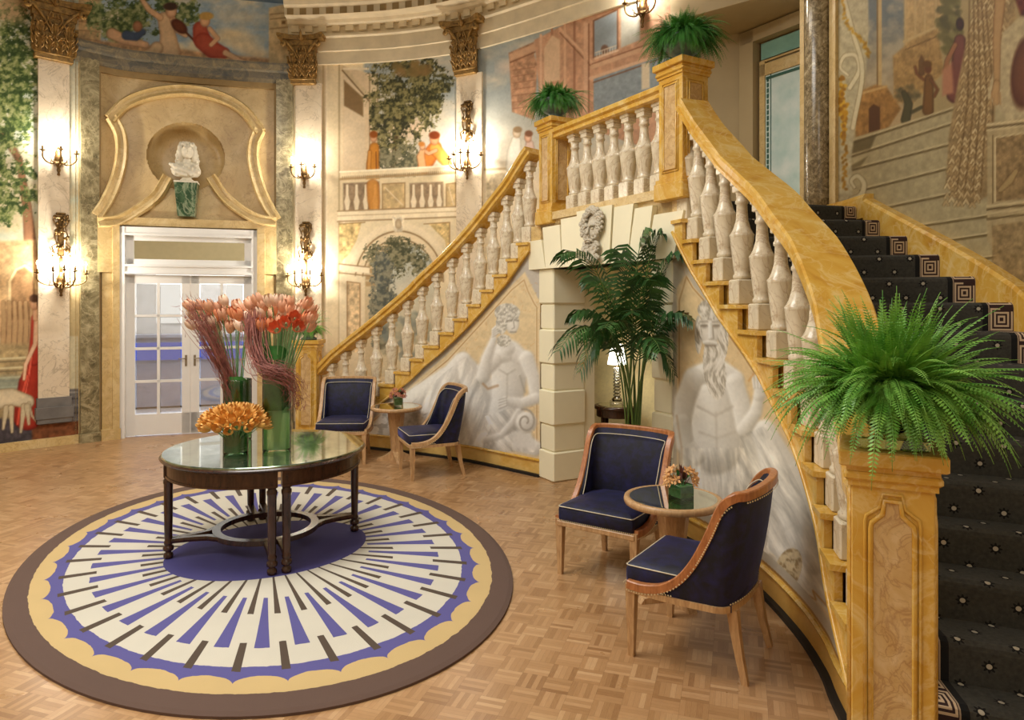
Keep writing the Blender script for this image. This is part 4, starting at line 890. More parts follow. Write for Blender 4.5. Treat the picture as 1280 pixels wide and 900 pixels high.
# the entablature breaks forward over the middle capital
# column and gilt edge at the recess
q = qx(1026); x, y = W.pt(q, .02)
mb = MB(); mb.lathe([(.13,0),(.135,.2),(.13,2.4),(.125,3.4)], (0,0,0), 24)
o = mk(tn(), mb, M['column'], loc=(x, y, ZL)); tag(o, kind='structure')
mb = MB(); slab_on(mb, W, qx(1003.5), qx(1009), ZL, HZ+.2, .05); slab_on(mb, W, qx(1040), qx(1048), ZL, 6.0, .03); o = mk(tn(), mb, M['frame']); tag(o, kind='structure')
# ---- recess off the landing, with its door
A0, A1 = np.array(W.pt(hq0)), np.array(W.pt(hq1)); B1 = np.array([2.66, 7.98]); B0 = np.array([2.0, 8.12]); C1 = np.array([3.10, 7.28]); 
def quad(mb, a, b, z0, z1, mi=0): mb.add([(a[0],a[1],z0),(b[0],b[1],z0),(b[0],b[1],z1),(a[0],a[1],z1)], [(0,1,2,3)], mi)
mb = MB(); quad(mb, A0, B0, ZL, HZ); quad(mb, B0, B1, ZL, HZ); o = mk('wall_recess_back', mb, M['beige']); tag(o, kind='structure')
mb = MB(); mb.prism([A0, B0, B1, C1, A1], HZ, HZ+.1); o = mk('ceiling_recess', mb, M['beige']); tag(o, kind='structure')
mb = MB(); mb.prism([A0, B0, B1+np.array((.6,.3)), C1+np.array((.5,.2)), A1], ZL-.1, ZL); o = mk('floor_recess', mb, M['goldpale']); tag(o, kind='structure')
dv = C1-B1; L = np.linalg.norm(dv); ang = atan2(dv[1], dv[0])
dr = tag(bpy.data.objects.new('door_2', None), kind='structure'); COL.objects.link(dr); dr.location = (B1[0], B1[1], ZL); dr.rotation_euler = (0,0,ang)
mb = MB()
for a, b in ((-.02,.17),(L-.05,L+.02)): mb.box(((a+b)/2,.0,1.13), (b-a,.12,2.26))
mb.box((L/2,0,2.20), (L,.12,.14)); mk('frame', mb, M['beige'], dr)
mb = MB(); f0, f1 = .20, L-.02
for a in (f0+.035, f1-.03): mb.box((a,.04,.95), (.07,.05,1.9))
mb.box(((f0+f1)/2,.04,.12), (f1-f0,.05,.24)); mb.box(((f0+f1)/2,.04,1.80), (f1-f0,.05,.13)); mb.box(((f0+f1)/2,.04,1.90), (f1-f0,.03,.02))
fr = mk('leaf', mb, M['frame'], dr)
t = NT('aqua_etched_glass'); v = t.coord(); M['aqua'] = t.fin(t.ramp(t.noise(v, 4, 4), [(.35, lin((186,212,208))), (.7, lin((224,234,230)))]), .25)
mb = MB(); mb.box(((f0+f1)/2,.04,.99), (f1-f0-.12,.012,1.55)); g = mk('glass_pane', mb, M['aqua'], dr)
mb = MB()
for i in range(24): mb.box((f0+.10,.030,.28+i*.061), (.022,.008,.045))
mb.box((f0+.14,.030,.99), (.006,.008,1.5)); mb.box(((f0+f1)/2,.030,1.70), (f1-f0-.16,.008,.03))
mk('etched_border', mb, plain('dark_green_etching', (60,98,86), .3), dr)
mb = MB(); mb.box(((f0+f1)/2,.05,2.02), (f1-f0,.012,.18)); mk('transom_pane', mb, plain('aqua_pane', (132,176,162), .2), dr)
mb = MB(); quad(mb, B1+np.array((.05,.1)), C1+np.array((.05,.1)), ZL, HZ); o = mk('wall_recess_door', mb, M['beige']); tag(o, kind='structure')
# ============================================================ glazed double door
pA, pB = np.array(W.pt(dq0)), np.array(W.pt(dq1)); dd = pB-pA; DL = float(np.linalg.norm(dd)); da = atan2(dd[1], dd[0])
dr = bpy.data.objects.new('door_1', None); COL.objects.link(dr); dr.location = (pA[0], pA[1], 0); dr.rotation_euler = (0,0,da); tag(dr, kind='structure')
J = .085
mb = MB()
for x in (J/2, DL-J/2): mb.box((x,.02,DZ/2), (J,.16,DZ)); mb.box((x+(.03 if x < 1 else -.03),-.04,DZ/2), (.03,.06,DZ))
mb.box((DL/2,.02,DZ-.045), (DL,.16,.09)); mb.box((DL/2,-.045,DZ-.10), (DL-.1,.05,.03))
TRZ = 2.20
mb.box((DL/2,.02,TRZ+.07), (DL-2*J,.14,.13)); mb.box((DL/2,-.05,TRZ+.12), (DL-2*J,.04,.03)); mb.box((DL/2,-.05,TRZ+.02), (DL-2*J,.04,.03))
for x in (J+.05, DL-J-.05): mb.box((x,.03,(TRZ+DZ)/2), (.10,.07,DZ-TRZ))
mb.box((DL/2,.03,DZ-.13), (DL-.2,.07,.10)); mb.box((DL/2,.03,TRZ+.17), (DL-.2,.07,.08))
fr = mk('door_frame', mb, M['whitep'], dr)
mb = MB(); mb.box((DL/2,.03,(TRZ+DZ)/2+.01), (DL-2*J-.2,.01,DZ-TRZ-.30)); mk('transom_mirror', mb, M['mirror'], dr)
lw = (DL-2*J)/2
for sd in (0, 1):
    x0 = J+sd*lw; mb = MB(); z0, z1 = .015, TRZ
    mb.box((x0+.055,.03,z1/2), (.11,.05,z1-.02)); mb.box((x0+lw-.055,.03,z1/2), (.11-.004,.05,z1-.02))
    mb.box((x0+lw/2,.03,.16), (lw-.01,.05,.28)); mb.box((x0+lw/2,.03,z1-.06), (lw-.01,.05,.11))
    gx0, gx1, gz0, gz1 = x0+.11, x0+lw-.11, .30, z1-.115
    mb.box(((gx0+gx1)/2,.03,(gz0+gz1)/2), (.035,.045,gz1-gz0))
    for i in (1,2,3): mb.box(((gx0+gx1)/2,.03,gz0+(gz1-gz0)*i/4), (gx1-gx0,.045,.035))
    lf = mk('door_leaf', mb, M['whitep'], dr)
    mb = MB()
    for i in range(2):
        for j in range(4): mb.box((gx0+(gx1-gx0)*(i+.5)/2,.034,gz0+(gz1-gz0)*(j+.5)/4), ((gx1-gx0)/2-.036,.008,(gz1-gz0)/4-.036), bev=.003)
    mk('glass_pane', mb, M['pane'], lf)
    mb = MB(); hx = x0+lw-.055 if sd == 0 else x0+.055; s_ = -1 if sd == 0 else 1
    mb.box((hx,.0,1.02), (.028,.010,.15)); mb.tube([(hx,-.01,1.05),(hx,-.045,1.05),(hx+s_*.09,-.05,1.05)], .008, 8)
    mk('door_handle', mb, plain('pewter', (150,140,124), .35, .8), lf)
# the bright hall behind the door
hc = lambda x, y, z: (x, y, z)
mb = MB(); yb = 3.6
hall = bpy.data.objects.new('wall_hall', None); COL.objects.link(hall); hall.location = dr.location; hall.rotation_euler = dr.rotation_euler; tag(hall, kind='structure')
mb.box((DL/2,yb,1.5), (7,.1,3.0)); mb.box((-2.2,yb/2+.3,1.5), (.1,yb,3.0)); mb.box((DL+2.2,yb/2+.3,1.5), (.1,yb,3.0)); mk('hall_wall', mb, plain('hall_white_paint', (226,224,220), .5), hall)
mb = MB(); mb.box((DL/2,yb/2+.15,3.0), (7,yb,.1)); mk('hall_ceiling', mb, plain('hall_ceiling_paint', (236,234,230), .6), hall)
mb = MB(); mb.box((DL/2,yb/2+.1,-.06), (7,yb+.1,.1)); mk('hall_floor', mb, plain('hall_stone_floor', (196,192,190), .15), hall)
mb = MB(); mb.box((DL/2-.3,yb-.5,.62), (3.6,.5,1.2)); mb.box((DL/2-.3,yb-.5,1.24), (3.8,.6,.05)); o = mk('reception_counter', mb, plain('grey_counter', (150,156,176), .3)); o.location = dr.location; o.rotation_euler = dr.rotation_euler
tag(o, 'long pale counter seen in the hall through the glazed white doors', 'counter')
mb = MB(); mb.box((DL/2-.3,yb-.77,.98), (3.2,.03,.30)); g = mk('lit_front', mb, emis('blue_counter_light', (84,104,200), 1.1), o)
mb = MB()
for x in (-.9,.2,1.4,2.6): mb.box((x,yb-.08,1.9), (.62,.03,.9))
g = mk('lit_window_panel', mb, emis('hall_bright_panel', (255,250,240), 1.6), hall)
M_HALL = (dr.location, dr.rotation_euler, DL, yb)
# ============================================================ STAIRCASE
LA = np.array((.42,7.02)); LE = np.array((.49,-.872)); LE /= np.linalg.norm(LE); LN = np.array((LE[1], -LE[0]))   # LN points into the room
if LN[0] > 0: LN = -LN
def LP(t, d=0.0, z=0): p = LA+LE*t+LN*d; return (float(p[0]), float(p[1]), z)
def tpx(x): m = (x-640)/F; return (m*LA[1]-LA[0])/(LE[0]-m*LE[1])
la = atan2(LE[1], LE[0]); T1 = 1.51
CL = Curve([(-2.62,9.1),(-2.2,8.92),(-1.8,8.68),(-1.15,8.36),(-.55,7.99),(-.177,7.68),LP(-.25)[:2]])
CR = Curve([(1.30,2.3),(1.39,2.7),(1.47,3.13),(1.53,3.4),(1.57,3.82),(1.55,4.41),(1.44,5.0),LP(T1+.22)[:2]]); CR.side = -1
stair = thing('staircase', 'double-flight golden marble staircase sweeping up from both sides to a balcony landing over a doorway', 'staircase', (1.2,6.6,0))
def part(name, mb, mat, parent=None): return mk(name, mb, mat, parent or stair, world=True) if (parent or stair) is stair else mk(name, mb, mat, parent)
# nosing parameters
kL = {5:476.6,6:496,7:515.6,8:532,9:552,10:570,11:587.5,12:604,13:620,14:637,15:650,16:664,4:457,3:437,2:418,1:404}
sL = [0]+[CL.px(kL[k]) for k in range(1,17)]; sL[16] = min(sL[16], CL.len-.02)
YR = {1:2.5,2:2.67,3:2.85,4:3.07,5:3.27,6:3.42,7:3.62,8:3.83,9:4.1,10:4.33,11:4.6,12:4.85,13:5.03,14:5.2,15:5.33,16:5.45}
sR = [0]+[float(np.interp(YR[k], CR.p[:,1], CR.s)) for k in range(1,17)]
ctr = np.array((-1.8,4.9))
def outerL(k):
    p = np.array(CL.pt(sL[k])); d = p-ctr; d /= np.linalg.norm(d)
    best = None
    for r in np.arange(.4, 3.2, .01):
        q = p+d*r; j = np.argmin(np.hypot(W.p[:,0]-q[0], W.p[:,1]-q[1]))
        if np.hypot(W.p[j,0]-q[0], W.p[j,1]-q[1]) < .13: best = q; break
    return tuple(best if best is not None else p+d*1.1)
YO = {1:1.9,2:2.1,3:2.3,4:2.5,5:2.7,6:2.88,7:3.07,8:3.27,9:3.48,10:3.72,11:3.98,12:4.33,13:4.7,14:5.1,15:5.5,16:5.9}
def wx(y):
    k = (W.p[:,1] > 1.2) & (W.p[:,1] < 6.4) & (W.p[:,0] > 2.3); a, b = W.p[k,1], W.p[k,0]; o_ = np.argsort(a); return float(np.interp(y, a[o_], b[o_]))
IL = [None]+[CL.pt(sL[k]) for k in range(1,17)]; OL = [None]+[outerL(k) for k in range(1,17)]
IR = [None]+[CR.pt(sR[k]) for k in range(1,17)]; OR = [None]+[(wx(YO[k])-.09, YO[k]) for k in range(1,17)]
def lerp2(a, b, f): return (a[0]+(b[0]-a[0])*f, a[1]+(b[1]-a[1])*f)
for (I, O, cv, ss) in ((IL, OL, CL, sL), (IR, OR, CR, sR)):
    for k in range(1, 16):
        z = k*RISE; mb = MB(); mb.prism([cv.pt(ss[k], -.03), cv.pt(ss[k+1], -.03), O[k+1], O[k]], max(0, z-.42), z-.02)
        # tread slab with a lip along the nosing and past the inner end
        fx, fy = I[k][0]-I[k+1][0], I[k][1]-I[k+1][1]; l = hypot(fx, fy); fx, fy = fx/l*.012, fy/l*.012
        a = cv.pt(ss[k], .055); b = cv.pt(ss[k+1], .055)
        mb.prism([(a[0]+fx,a[1]+fy), (b[0]+fx*.2,b[1]+fy*.2), O[k+1], (O[k][0]+fx,O[k][1]+fy)], z-.028, z)
        a = cv.pt(ss[k], .03); b = cv.pt(ss[k+1], .03); mb.prism([(a[0]+fx*.5,a[1]+fy*.5), b, I[k+1], I[k]], z-.05, z-.02)
        part('step', mb, M['gold'])
def zn(cv, ss, q, top=ZL): return float(np.interp(q, ss, [k*RISE for k in range(17)]))
# stringers: stepped top, sloping underside
def stringer(cv, ss, mat):
    mb = MB(); d0, d1 = .0, .035
    for k in range(1, 16):
        n = 4
        for j in range(n):
            q0 = ss[k]+(ss[k+1]-ss[k])*j/n; q1 = ss[k]+(ss[k+1]-ss[k])*(j+1)/n; zt = k*RISE-.03
            b0 = max(.02, zn(cv, ss, q0)-.25); b1 = max(.02, zn(cv, ss, q1)-.25)
            A = [cv.pt(q0, d) for d in (d0, d1)]; B = [cv.pt(q1, d) for d in (d0, d1)]
            mb.add([A[0]+(b0,), B[0]+(b1,), B[0]+(zt,), A[0]+(zt,), A[1]+(b0,), B[1]+(b1,), B[1]+(zt,), A[1]+(zt,)], [(0,1,2,3),(7,6,5,4),(0,4,5,1),(3,2,6,7),(1,5,6,2),(0,3,7,4)])
    part('stringer', mb, mat)
    mb = MB(); pts = []
    for q in np.linspace(ss[1], ss[16], 60): pts.append(cv.pt(q, .04)+(max(.03, zn(cv, ss, q)-.25),))
    mb.tube(pts, .014, 6); part('stringer_moulding', mb, mat)
stringer(CL, sL, M['gold']); stringer(CR, sR, M['gold'])
# painted walls below
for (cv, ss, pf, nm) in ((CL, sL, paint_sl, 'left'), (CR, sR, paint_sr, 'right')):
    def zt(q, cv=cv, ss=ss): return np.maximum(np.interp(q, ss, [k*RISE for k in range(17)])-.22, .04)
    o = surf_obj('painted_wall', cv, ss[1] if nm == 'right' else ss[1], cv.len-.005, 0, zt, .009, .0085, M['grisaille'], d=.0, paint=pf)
    o.parent = stair; o.matrix_parent_inverse = world_inv(stair)
    mb = curve_sweep(cv, ss[1], cv.len-.005, [(-.02,0),(.035,0),(.035,.028),(-.02,.028)], .06); part('kick_strip', mb, M['black'])
    mb = curve_sweep(cv, ss[2], cv.len-.005, [(-.01,.16),(.016,.16),(.020,.172),(.010,.186),(-.01,.186)], .06); part('skirting_moulding', mb, M['gold'])
# landing slab, fascia, piers, voussoirs
outline = [IL[16], LP(-.25)[:2], LP(T1+.22)[:2], IR[16], OR[16]]
qa = float(np.argmin(np.hypot(W.p[:,0]-OR[16][0], W.p[:,1]-OR[16][1]))); qb = int(np.argmin(np.hypot(W.p[:,0]-OL[16][0], W.p[:,1]-OL[16][1])))
sa, sb = W.s[int(qa)], W.s[qb]; outline += [W.pt(q) for q in np.linspace(sa, sb, 30)]+[OL[16]]
mb = MB(); mb.prism(outline, ZL-.16, ZL); part('landing', mb, M['goldpale'])
mb = MB(); c = LP((T1-.03)/2, -.185); mb.box((c[0],c[1],2.44), (T1+.47,.37,.56), la); part('fascia', mb, M['goldpale'])
mb = MB(); c = LP((T1-.03)/2, -.16); mb.box((c[0],c[1],2.685), (T1+.53,.40,.075), la); part('balustrade_kerb', mb, M['goldpale'])
qz = [0,.30,.57,.92,1.19,1.54,1.80,2.16]
for (t0, t1) in ((-.25,0),(T1,T1+.22)):
    for i in range(7):
        e = 0 if i % 2 == 0 else .014; mb = MB(); c = LP((t0+t1)/2, -.185-e/2); mb.box((c[0],c[1],(qz[i]+qz[i+1])/2), (t1-t0+.03-2*e+.0,.40-e,qz[i+1]-qz[i]-.004), la, bev=.012)
        part('quoin', mb, M['ivory'])
for (b0, b1, a0, a1, zt) in ((662,687,648,682,2.46),(687,708,683,705,2.58),(708,732,706,727,2.63),(769,790,773,798,2.645),(790,814,799,822,2.60),(814,848,823,861,2.52)):
    mb = MB(); tt = [tpx(v)-.004*(1 if i % 2 else -1) for i, v in enumerate((b0,b1,a0,a1))]; vs = []
    for d in (.05, -.36):
        for t_, z in ((tt[0],2.16),(tt[1],2.16),(tt[3],zt),(tt[2],zt)): vs.append(LP(t_, d, z))
    mb.add(vs, [(0,1,2,3),(7,6,5,4),(0,4,5,1),(1,5,6,2),(2,6,7,3),(3,7,4,0)]); o = part('voussoir', mb, M['ivory'])
# carved mask on the keystone
mb = MB(); w2 = .155
mb.box((0,.0,0), (.30,.09,.50), top=(.34,.09)); key = part('keystone', MB().add([LP(tpx(733),.06,2.16),LP(tpx(768),.06,2.16),LP(tpx(772),.06,2.67),LP(tpx(727),.06,2.67),LP(tpx(733),-.36,2.16),LP(tpx(768),-.36,2.16),LP(tpx(772),-.36,2.67),LP(tpx(727),-.36,2.67)], [(0,1,2,3),(7,6,5,4),(0,4,5,1),(1,5,6,2),(2,6,7,3),(3,7,4,0)]), M['ivory'])
mk_ = MB(); rr = random.Random(3)
mk_.sphere((0,0,.02), (.085,.07,.12), 16, 12); mk_.sphere((0,.0,-.13), (.085,.05,.12), 14, 10); mk_.sphere((0,-.005,.08), (.12,.04,.15), 14, 10)
for s_ in (-1,1):
    mk_.sphere((s_*.034,.062,.045), (.015,.010,.010), 8, 6); mk_.tube([(s_*.012,.075,.062),(s_*.035,.078,.075),(s_*.062,.055,.064)], [.008,.011,.006], 6); mk_.sphere((s_*.045,.055,-.005), (.024,.018,.02), 8, 6)
    mk_.tube([(s_*.004,.085,-.045),(s_*.03,.08,-.05),(s_*.055,.062,-.075)], [.012,.012,.004], 6)
mk_.tube([(0,.072,.06),(0,.088,.02),(0,.098,-.005)], [.009,.012,.017], 8); mk_.tube([(-.026,.074,-.066),(0,.084,-.064),(.026,.074,-.066)], .008, 6)
def curl(cx, cz, r, n=2.0, dy=.04):
    pts = [(cx+r*(1-i/18)*cos(i*n*2*pi/18), dy+.02*i/18, cz+r*(1-i/18)*sin(i*n*2*pi/18)) for i in range(17)]; mk_.tube(pts, [.013]*12+[.011]*5, 5)
for i in range(34):
    a = pi*(i/33*1.8-.4); curl((.09+.03*(i % 2))*cos(a)+rr.uniform(-.01,.01), .08+.12*sin(a)+rr.uniform(-.01,.01), rr.uniform(.022,.032), 1.6)
for i in range(40): curl(rr.uniform(-.09,.09)*(1-.3*rr.random()), rr.uniform(-.21,-.075), rr.uniform(.018,.028), 1.5, .045)
for i in range(8): curl(rr.uniform(-.05,.05), rr.uniform(-.235,-.19), .018, 1.4, .035)
for v_ in range(len(mk_.v)): q = mk_.v[v_]; mk_.v[v_] = (q[0]*1.2, -q[1], q[2]*1.08)
c = LP(tpx(750), .055, 2.43); o = mk('mask_relief', mk_, M['mask'], stair); o.matrix_parent_inverse = world_inv(stair); o.location = c; o.rotation_euler = (0,0,la)
# reveal of the doorway and the little room under the landing
mb = MB()
c = LP(-.12, -.26); mb.box((c[0],c[1],1.1), (.23,.50,2.2), la); part('reveal', mb, M['ivory']); mb = MB(); c = LP(T1+.12, -.26); mb.box((c[0],c[1],1.1), (.20,.50,2.2), la)
part('reveal', mb, M['ivory'])
mb = MB(); p = LP(T1+.1,-.45); q = LP(T1+.1,-1.9); mb.add([(p[0],p[1],0),(q[0],q[1],0),(q[0],q[1],2.45),(p[0],p[1],2.45)], [(0,1,2,3)])
o = mk('wall_underpass', mb, M['ivory']); tag(o, kind='structure')
# balusters
def baluster(h):
    mb = MB(); k = h/.76
    mb.box((0,0,.075*k), (.132,.132,.15*k), bev=.008)
    P = [(.050,.15),(.060,.158),(.060,.174),(.050,.186),(.056,.21),(.064,.27),(.074,.35),(.080,.405),(.084,.418),(.074,.428),(.058,.455),(.042,.505),(.037,.565),(.036,.60),(.045,.607),(.045,.622),(.038,.63),(.040,.665),(.045,.675)]
    mb.lathe([(r, z*k) for r, z in P], (0,0,0), 16, ph=pi/16); mb.box((0,0,.695*k), (.098,.098,.045*k), bev=.006); mb.box((0,0,.738*k), (.118,.118,.05*k), bev=.008)
    return mb
bal0 = mk('baluster', baluster(.86), M['white'], stair); bal1 = mk('baluster', baluster(.76), M['white'], stair)
for b in (bal0, bal1): b.matrix_parent_inverse = world_inv(stair)
def place_bal(src, first, x, y, z, rz):
    o = src if first else src.copy()
    if not first: COL.objects.link(o); o.parent = stair; o.matrix_parent_inverse = src.matrix_parent_inverse
    o.location = (x, y, z); o.rotation_euler = (0,0,rz)
first = True
for (cv, ss) in ((CL, sL), (CR, sR)):
    for k in range(1, 16):
        if cv is CR and k == 1: continue
        q = (ss[k]+ss[k+1])/2; x, y = cv.pt(q, -.065); place_bal(bal0, first, x, y, k*RISE, cv.ang(q)); first = False
for i in range(7):
    t_ = .23+.2087*i; x, y, _ = LP(t_, -.10); place_bal(bal1, i == 0, x, y, 2.72, la)
# handrails
sec = [(-.118,0),(-.118,.022),(-.106,.030),(-.106,.040),(-.135,.056),(-.135,.088),(-.125,.102),(.125,.102),(.135,.088),(.135,.056),(.106,.040),(.106,.030),(.118,.022),(.118,0),(.09,-.012),(-.09,-.012)]
secS = [(a*.90, b*.95) for a, b in sec]
for (cv, ss, e0) in ((CL, sL, .05), (CR, sR, .14)):
    pts = []
    for q in np.linspace(e0, cv.len-(.12 if cv is CL else .13), 50):
        z = float(np.interp(q, ss, [k*RISE for k in range(17)])); z = max(z, .10 if cv is CL else .27)+.775+(0 if q > .4 else .0)
        pts.append(cv.pt(q, -.065 if cv is CL else .0-.065*min(1, max(0, (q-.2)/.6)))+(z,))
    mb = MB(); mb.sweep(pts, sec if cv is CR else secS); part('handrail', mb, M['gold'])
mb = MB(); mb.sweep([LP(-.02,-.10,3.475), LP(T1+.14,-.10,3.475)], secS); part('handrail', mb, M['gold'])
# newel posts
def newel(x, y, z0, h, w, rz, fancy=True, name='newel_post'):
    mb = MB(); mb.box((0,0,.07), (w+.06,w+.06,.14), bev=.008); mb.box((0,0,.155), (w+.035,w+.035,.03)); mb.box((0,0,(h-.09+.14)/2), (w,w,h-.09-.14), bev=.004)
    nb = mk(name, mb, M['gold'], stair); nb.matrix_parent_inverse = world_inv(stair); nb.location = (x, y, z0); nb.rotation_euler = (0,0,rz)
    mb = MB(); mb.box((0,0,h-.112), (w+.02,w+.02,.02)); mb.box((0,0,h-.088), (w+.045,w+.045,.03), bev=.008); mb.box((0,0,h-.062), (w+.03,w+.03,.02)); mb.box((0,0,h-.028), (w+.075,w+.075,.052), bev=.005)
    mk('newel_cap', mb, M['gold'], nb)
    zb, zt, a = .24, h-.24, w*.25
    for i in range(4):
        r = Matrix.Rotation(i*pi/2, 4, 'Z'); f = -(w/2+.001)
        if fancy: path = [(-a,zb),(-a,zt-.02),(-a*.95,zt),(-a*.45,zt+.03),(-a*.35,zt+.075),(a*.35,zt+.075),(a*.45,zt+.03),(a*.95,zt),(a,zt-.02),(a,zb)]
        else: path = [(-a,zb),(-a,h-.19),(a,h-.19),(a,zb)]
        mb = MB(); mb.add([(p[0],f-.003,p[1]) for p in path], [tuple(range(len(path)))]); mb.xf(r); mk('inset_panel', mb, M['panelm'], nb)
        mb = MB(); mb.tube([(p[0]*1.05,f-.004,p[1]) for p in path], .009, 6, closed=True); mb.tube([(p[0]*1.32,f-.002,(p[1]+.022 if p[1] > 1*h/2 else p[1]-.02)) for p in path], .006, 5, closed=True); mb.xf(r); mk('panel_moulding', mb, M['gold'], nb)
    return nb
NL = (-2.66,9.12); NR_ = (1.305,2.40)
newel(NL[0], NL[1], 0, 1.335, .27, radians(0)); newel(NR_[0], NR_[1], 0, 1.315, .243, radians(-26))
n2 = LP(-.12,-.10); n3 = LP(T1+.26,-.08); newel(n2[0], n2[1], ZL, 1.08, .25, la, False); newel(n3[0], n3[1], ZL, 1.09, .27, la, False)
# skirting on the right wall following the steps
mb = MB(); n = 40; ys = np.linspace(5.75, 1.9, n); vs = []
zz = [ (YO[k], k*RISE) for k in range(1,17)]
for y in ys:
    z = float(np.interp(y, [a for a, b in zz], [b for a, b in zz]))+.10; x = wx(y)
    for (dx, dz) in ((-.09,-.5),(-.09,0),(-.07,.02),(0,.02),(0,-.5)): vs.append((x+dx, y, z+dz))
fs = [(i*5+j, i*5+(j+1)%5, (i+1)*5+(j+1)%5, (i+1)*5+j) for i in range(n-1) for j in range(5)]+[(0,1,2,3,4)]
mb.add(vs, fs); part('wall_skirting', mb, M['gold'])
mb = curve_sweep(W, qx(1042), W.s[int(np.argmin(np.hypot(W.p[:,0]-wx(5.75), W.p[:,1]-5.75)))], [(0,ZL-.1),(.09,ZL-.1),(.09,ZL+.07),(.07,ZL+.10),(0,ZL+.10)], .1); part('wall_skirting', mb, M['gold'])
# ---- carpet runner
def carpet_nodes():
    t = NT('starred_black_carpet'); uv = t.n('ShaderNodeTexCoord').outputs['UV']
    v = t.mapping(uv, scale=(1/.19,1/.09,1)); sx = t.n('ShaderNodeSeparateXYZ'); t.t.links.new(v, sx.inputs[0]); X, Y = sx.outputs[0], sx.outputs[1]
    row = t.math('MODULO', t.math('ABSOLUTE', t.math('FLOOR', Y)), 2.0)
    fx = t.math('SUBTRACT', t.math('FRACT', t.math('MULTIPLY_ADD', row, .5, X)), .5); fy = t.math('SUBTRACT', t.math('FRACT', Y), .5)
    fx = t.math('MULTIPLY', fx, 1.9); fy = t.math('MULTIPLY', fy, .9)
    r = t.math('SQRT', t.math('ADD', t.math('MULTIPLY', fx, fx), t.math('MULTIPLY', fy, fy)))
    th = t.math('ARCTAN2', fy, fx); star = t.math('MULTIPLY_ADD', t.math('COSINE', t.math('MULTIPLY', th, 8.0)), .055, .20)
    black = t.math('LESS_THAN', r, star); dot = t.math('LESS_THAN', r, .10)
    base = t.ramp(t.noise(t.coord('Object'), 60, 4), [(.3, lin((48,47,42))), (.7, lin((66,64,57)))])
    c = t.mix(black, base, lin((7,6,6))); c = t.mix(dot, c, lin((176,168,150))); return t.fin(c, .95)
def key_nodes():
    t = NT('greek_key_border'); uv = t.n('ShaderNodeTexCoord').outputs['UV']
    sx = t.n('ShaderNodeSeparateXYZ'); t.t.links.new(uv, sx.inputs[0]); U, V = sx.outputs[0], sx.outputs[1]
    u = t.math('ABSOLUTE', t.math('SUBTRACT', U, .5)); vf = t.math('FRACT', V); v = t.math('ABSOLUTE', t.math('SUBTRACT', vf, .5))
    m = t.math('MAXIMUM', t.math('MULTIPLY', u, 1.0), v); band = t.math('FRACT', t.math('MULTIPLY', m, 7.0)); w = t.math('GREATER_THAN', band, .5)
    notch = t.math('MULTIPLY', t.math('GREATER_THAN', vf, .80), t.math('LESS_THAN', U, .55)); w = t.math('MULTIPLY', w, t.math('SUBTRACT', 1.0, notch))
    edge = t.math('GREATER_THAN', u, .455); w = t.math('MAXIMUM', t.math('MULTIPLY', w, t.math('LESS_THAN', u, .46)), t.math('MULTIPLY', edge, 0.6))
    return t.fin(t.mix(w, lin((48,26,24)), lin((196,172,142))), .9)
M['carpet'] = carpet_nodes(); M['key'] = key_nodes(); M['cblack'] = plain('black_carpet_band', (10,9,9), .95)
def runner(I, O, label, nm='stair_runner', in_off=.15, out_off=.0):
    root = thing(nm, label, 'carpet', ((I[8][0]+O[8][0])/2, (I[8][1]+O[8][1])/2, 8*RISE))
    rows = []   # (inner, outer, z, v)
    v = 0
    def edge(k, back=0.0, lift=0.0):
        a, b = np.array(I[k]), np.array(O[k]); d = b-a; L_ = np.linalg.norm(d); u = d/L_
        if k < 16: f = np.array(I[min(k+1,16)])-a+np.array(O[min(k+1,16)])-b
        else: f = a-np.array(I[k-1])+b-np.array(O[k-1])
        f /= np.linalg.norm(f); return a+u*in_off+f*back, b-u*out_off+f*back
    for k in range(1, 17):
        zp = (k-1)*RISE; z = k*RISE
        a, b = edge(k, -.034); rows.append((a, b, zp+.012)); rows.append((a, b, z-.02)); a2, b2 = edge(k, -.030); rows.append((a2, b2, z-.002)); a3, b3 = edge(k, -.012); rows.append((a3, b3, z+.012))
    vv = [0]
    for i in range(1, len(rows)): vv.append(vv[-1]+math.dist(tuple((rows[i][0]+rows[i][1])/2)+(rows[i][2],), tuple((rows[i-1][0]+rows[i-1][1])/2)+(rows[i-1][2],)))
    wk, wb = .125, .028
    def strip_(u0f, u1f, mat, name, par, uvf):
        mb = MB()
        for i in range(len(rows)-1):
            P = []; UV = []
            for (r, ii) in ((rows[i], i), (rows[i+1], i+1)):
                L_ = np.linalg.norm(r[1]-r[0]); u = (r[1]-r[0])/L_; x0, x1 = u0f(L_), u1f(L_); P.append([(tuple(r[0]+u*x)+(r[2],)) for x in (x0, x1)]); UV.append([uvf(x0, x1, x, vv[ii]) for x in (x0, x1)])
            mb.add([P[0][0], P[0][1], P[1][1], P[1][0]], [(0,1,2,3)], 0, False, [[UV[0][0], UV[0][1], UV[1][1], UV[1][0]]])
        o = mk(name, mb, mat, par, world=True, fixn=False); return o
    strip_(lambda L: wk+wb, lambda L: L-wk-wb, M['carpet'], 'starred_field', root, lambda a, b, x, v: (x, v))
    strip_(lambda L: 0, lambda L: wk, M['key'], 'greek_key_border', root, lambda a, b, x, v: (0 if x == a else 1, v/.15))
    strip_(lambda L: L-wk, lambda L: L, M['key'], 'greek_key_border', root, lambda a, b, x, v: (1 if x == a else 0, v/.15))
    strip_(lambda L: wk, lambda L: wk+wb, M['cblack'], 'black_band', root, lambda a, b, x, v: (0, 0)); strip_(lambda L: L-wk-wb, lambda L: L-wk, M['cblack'], 'black_band', root, lambda a, b, x, v: (0, 0))
    return root
runner(IR, OR, 'black star-patterned stair carpet with Greek key borders on the right-hand flight')
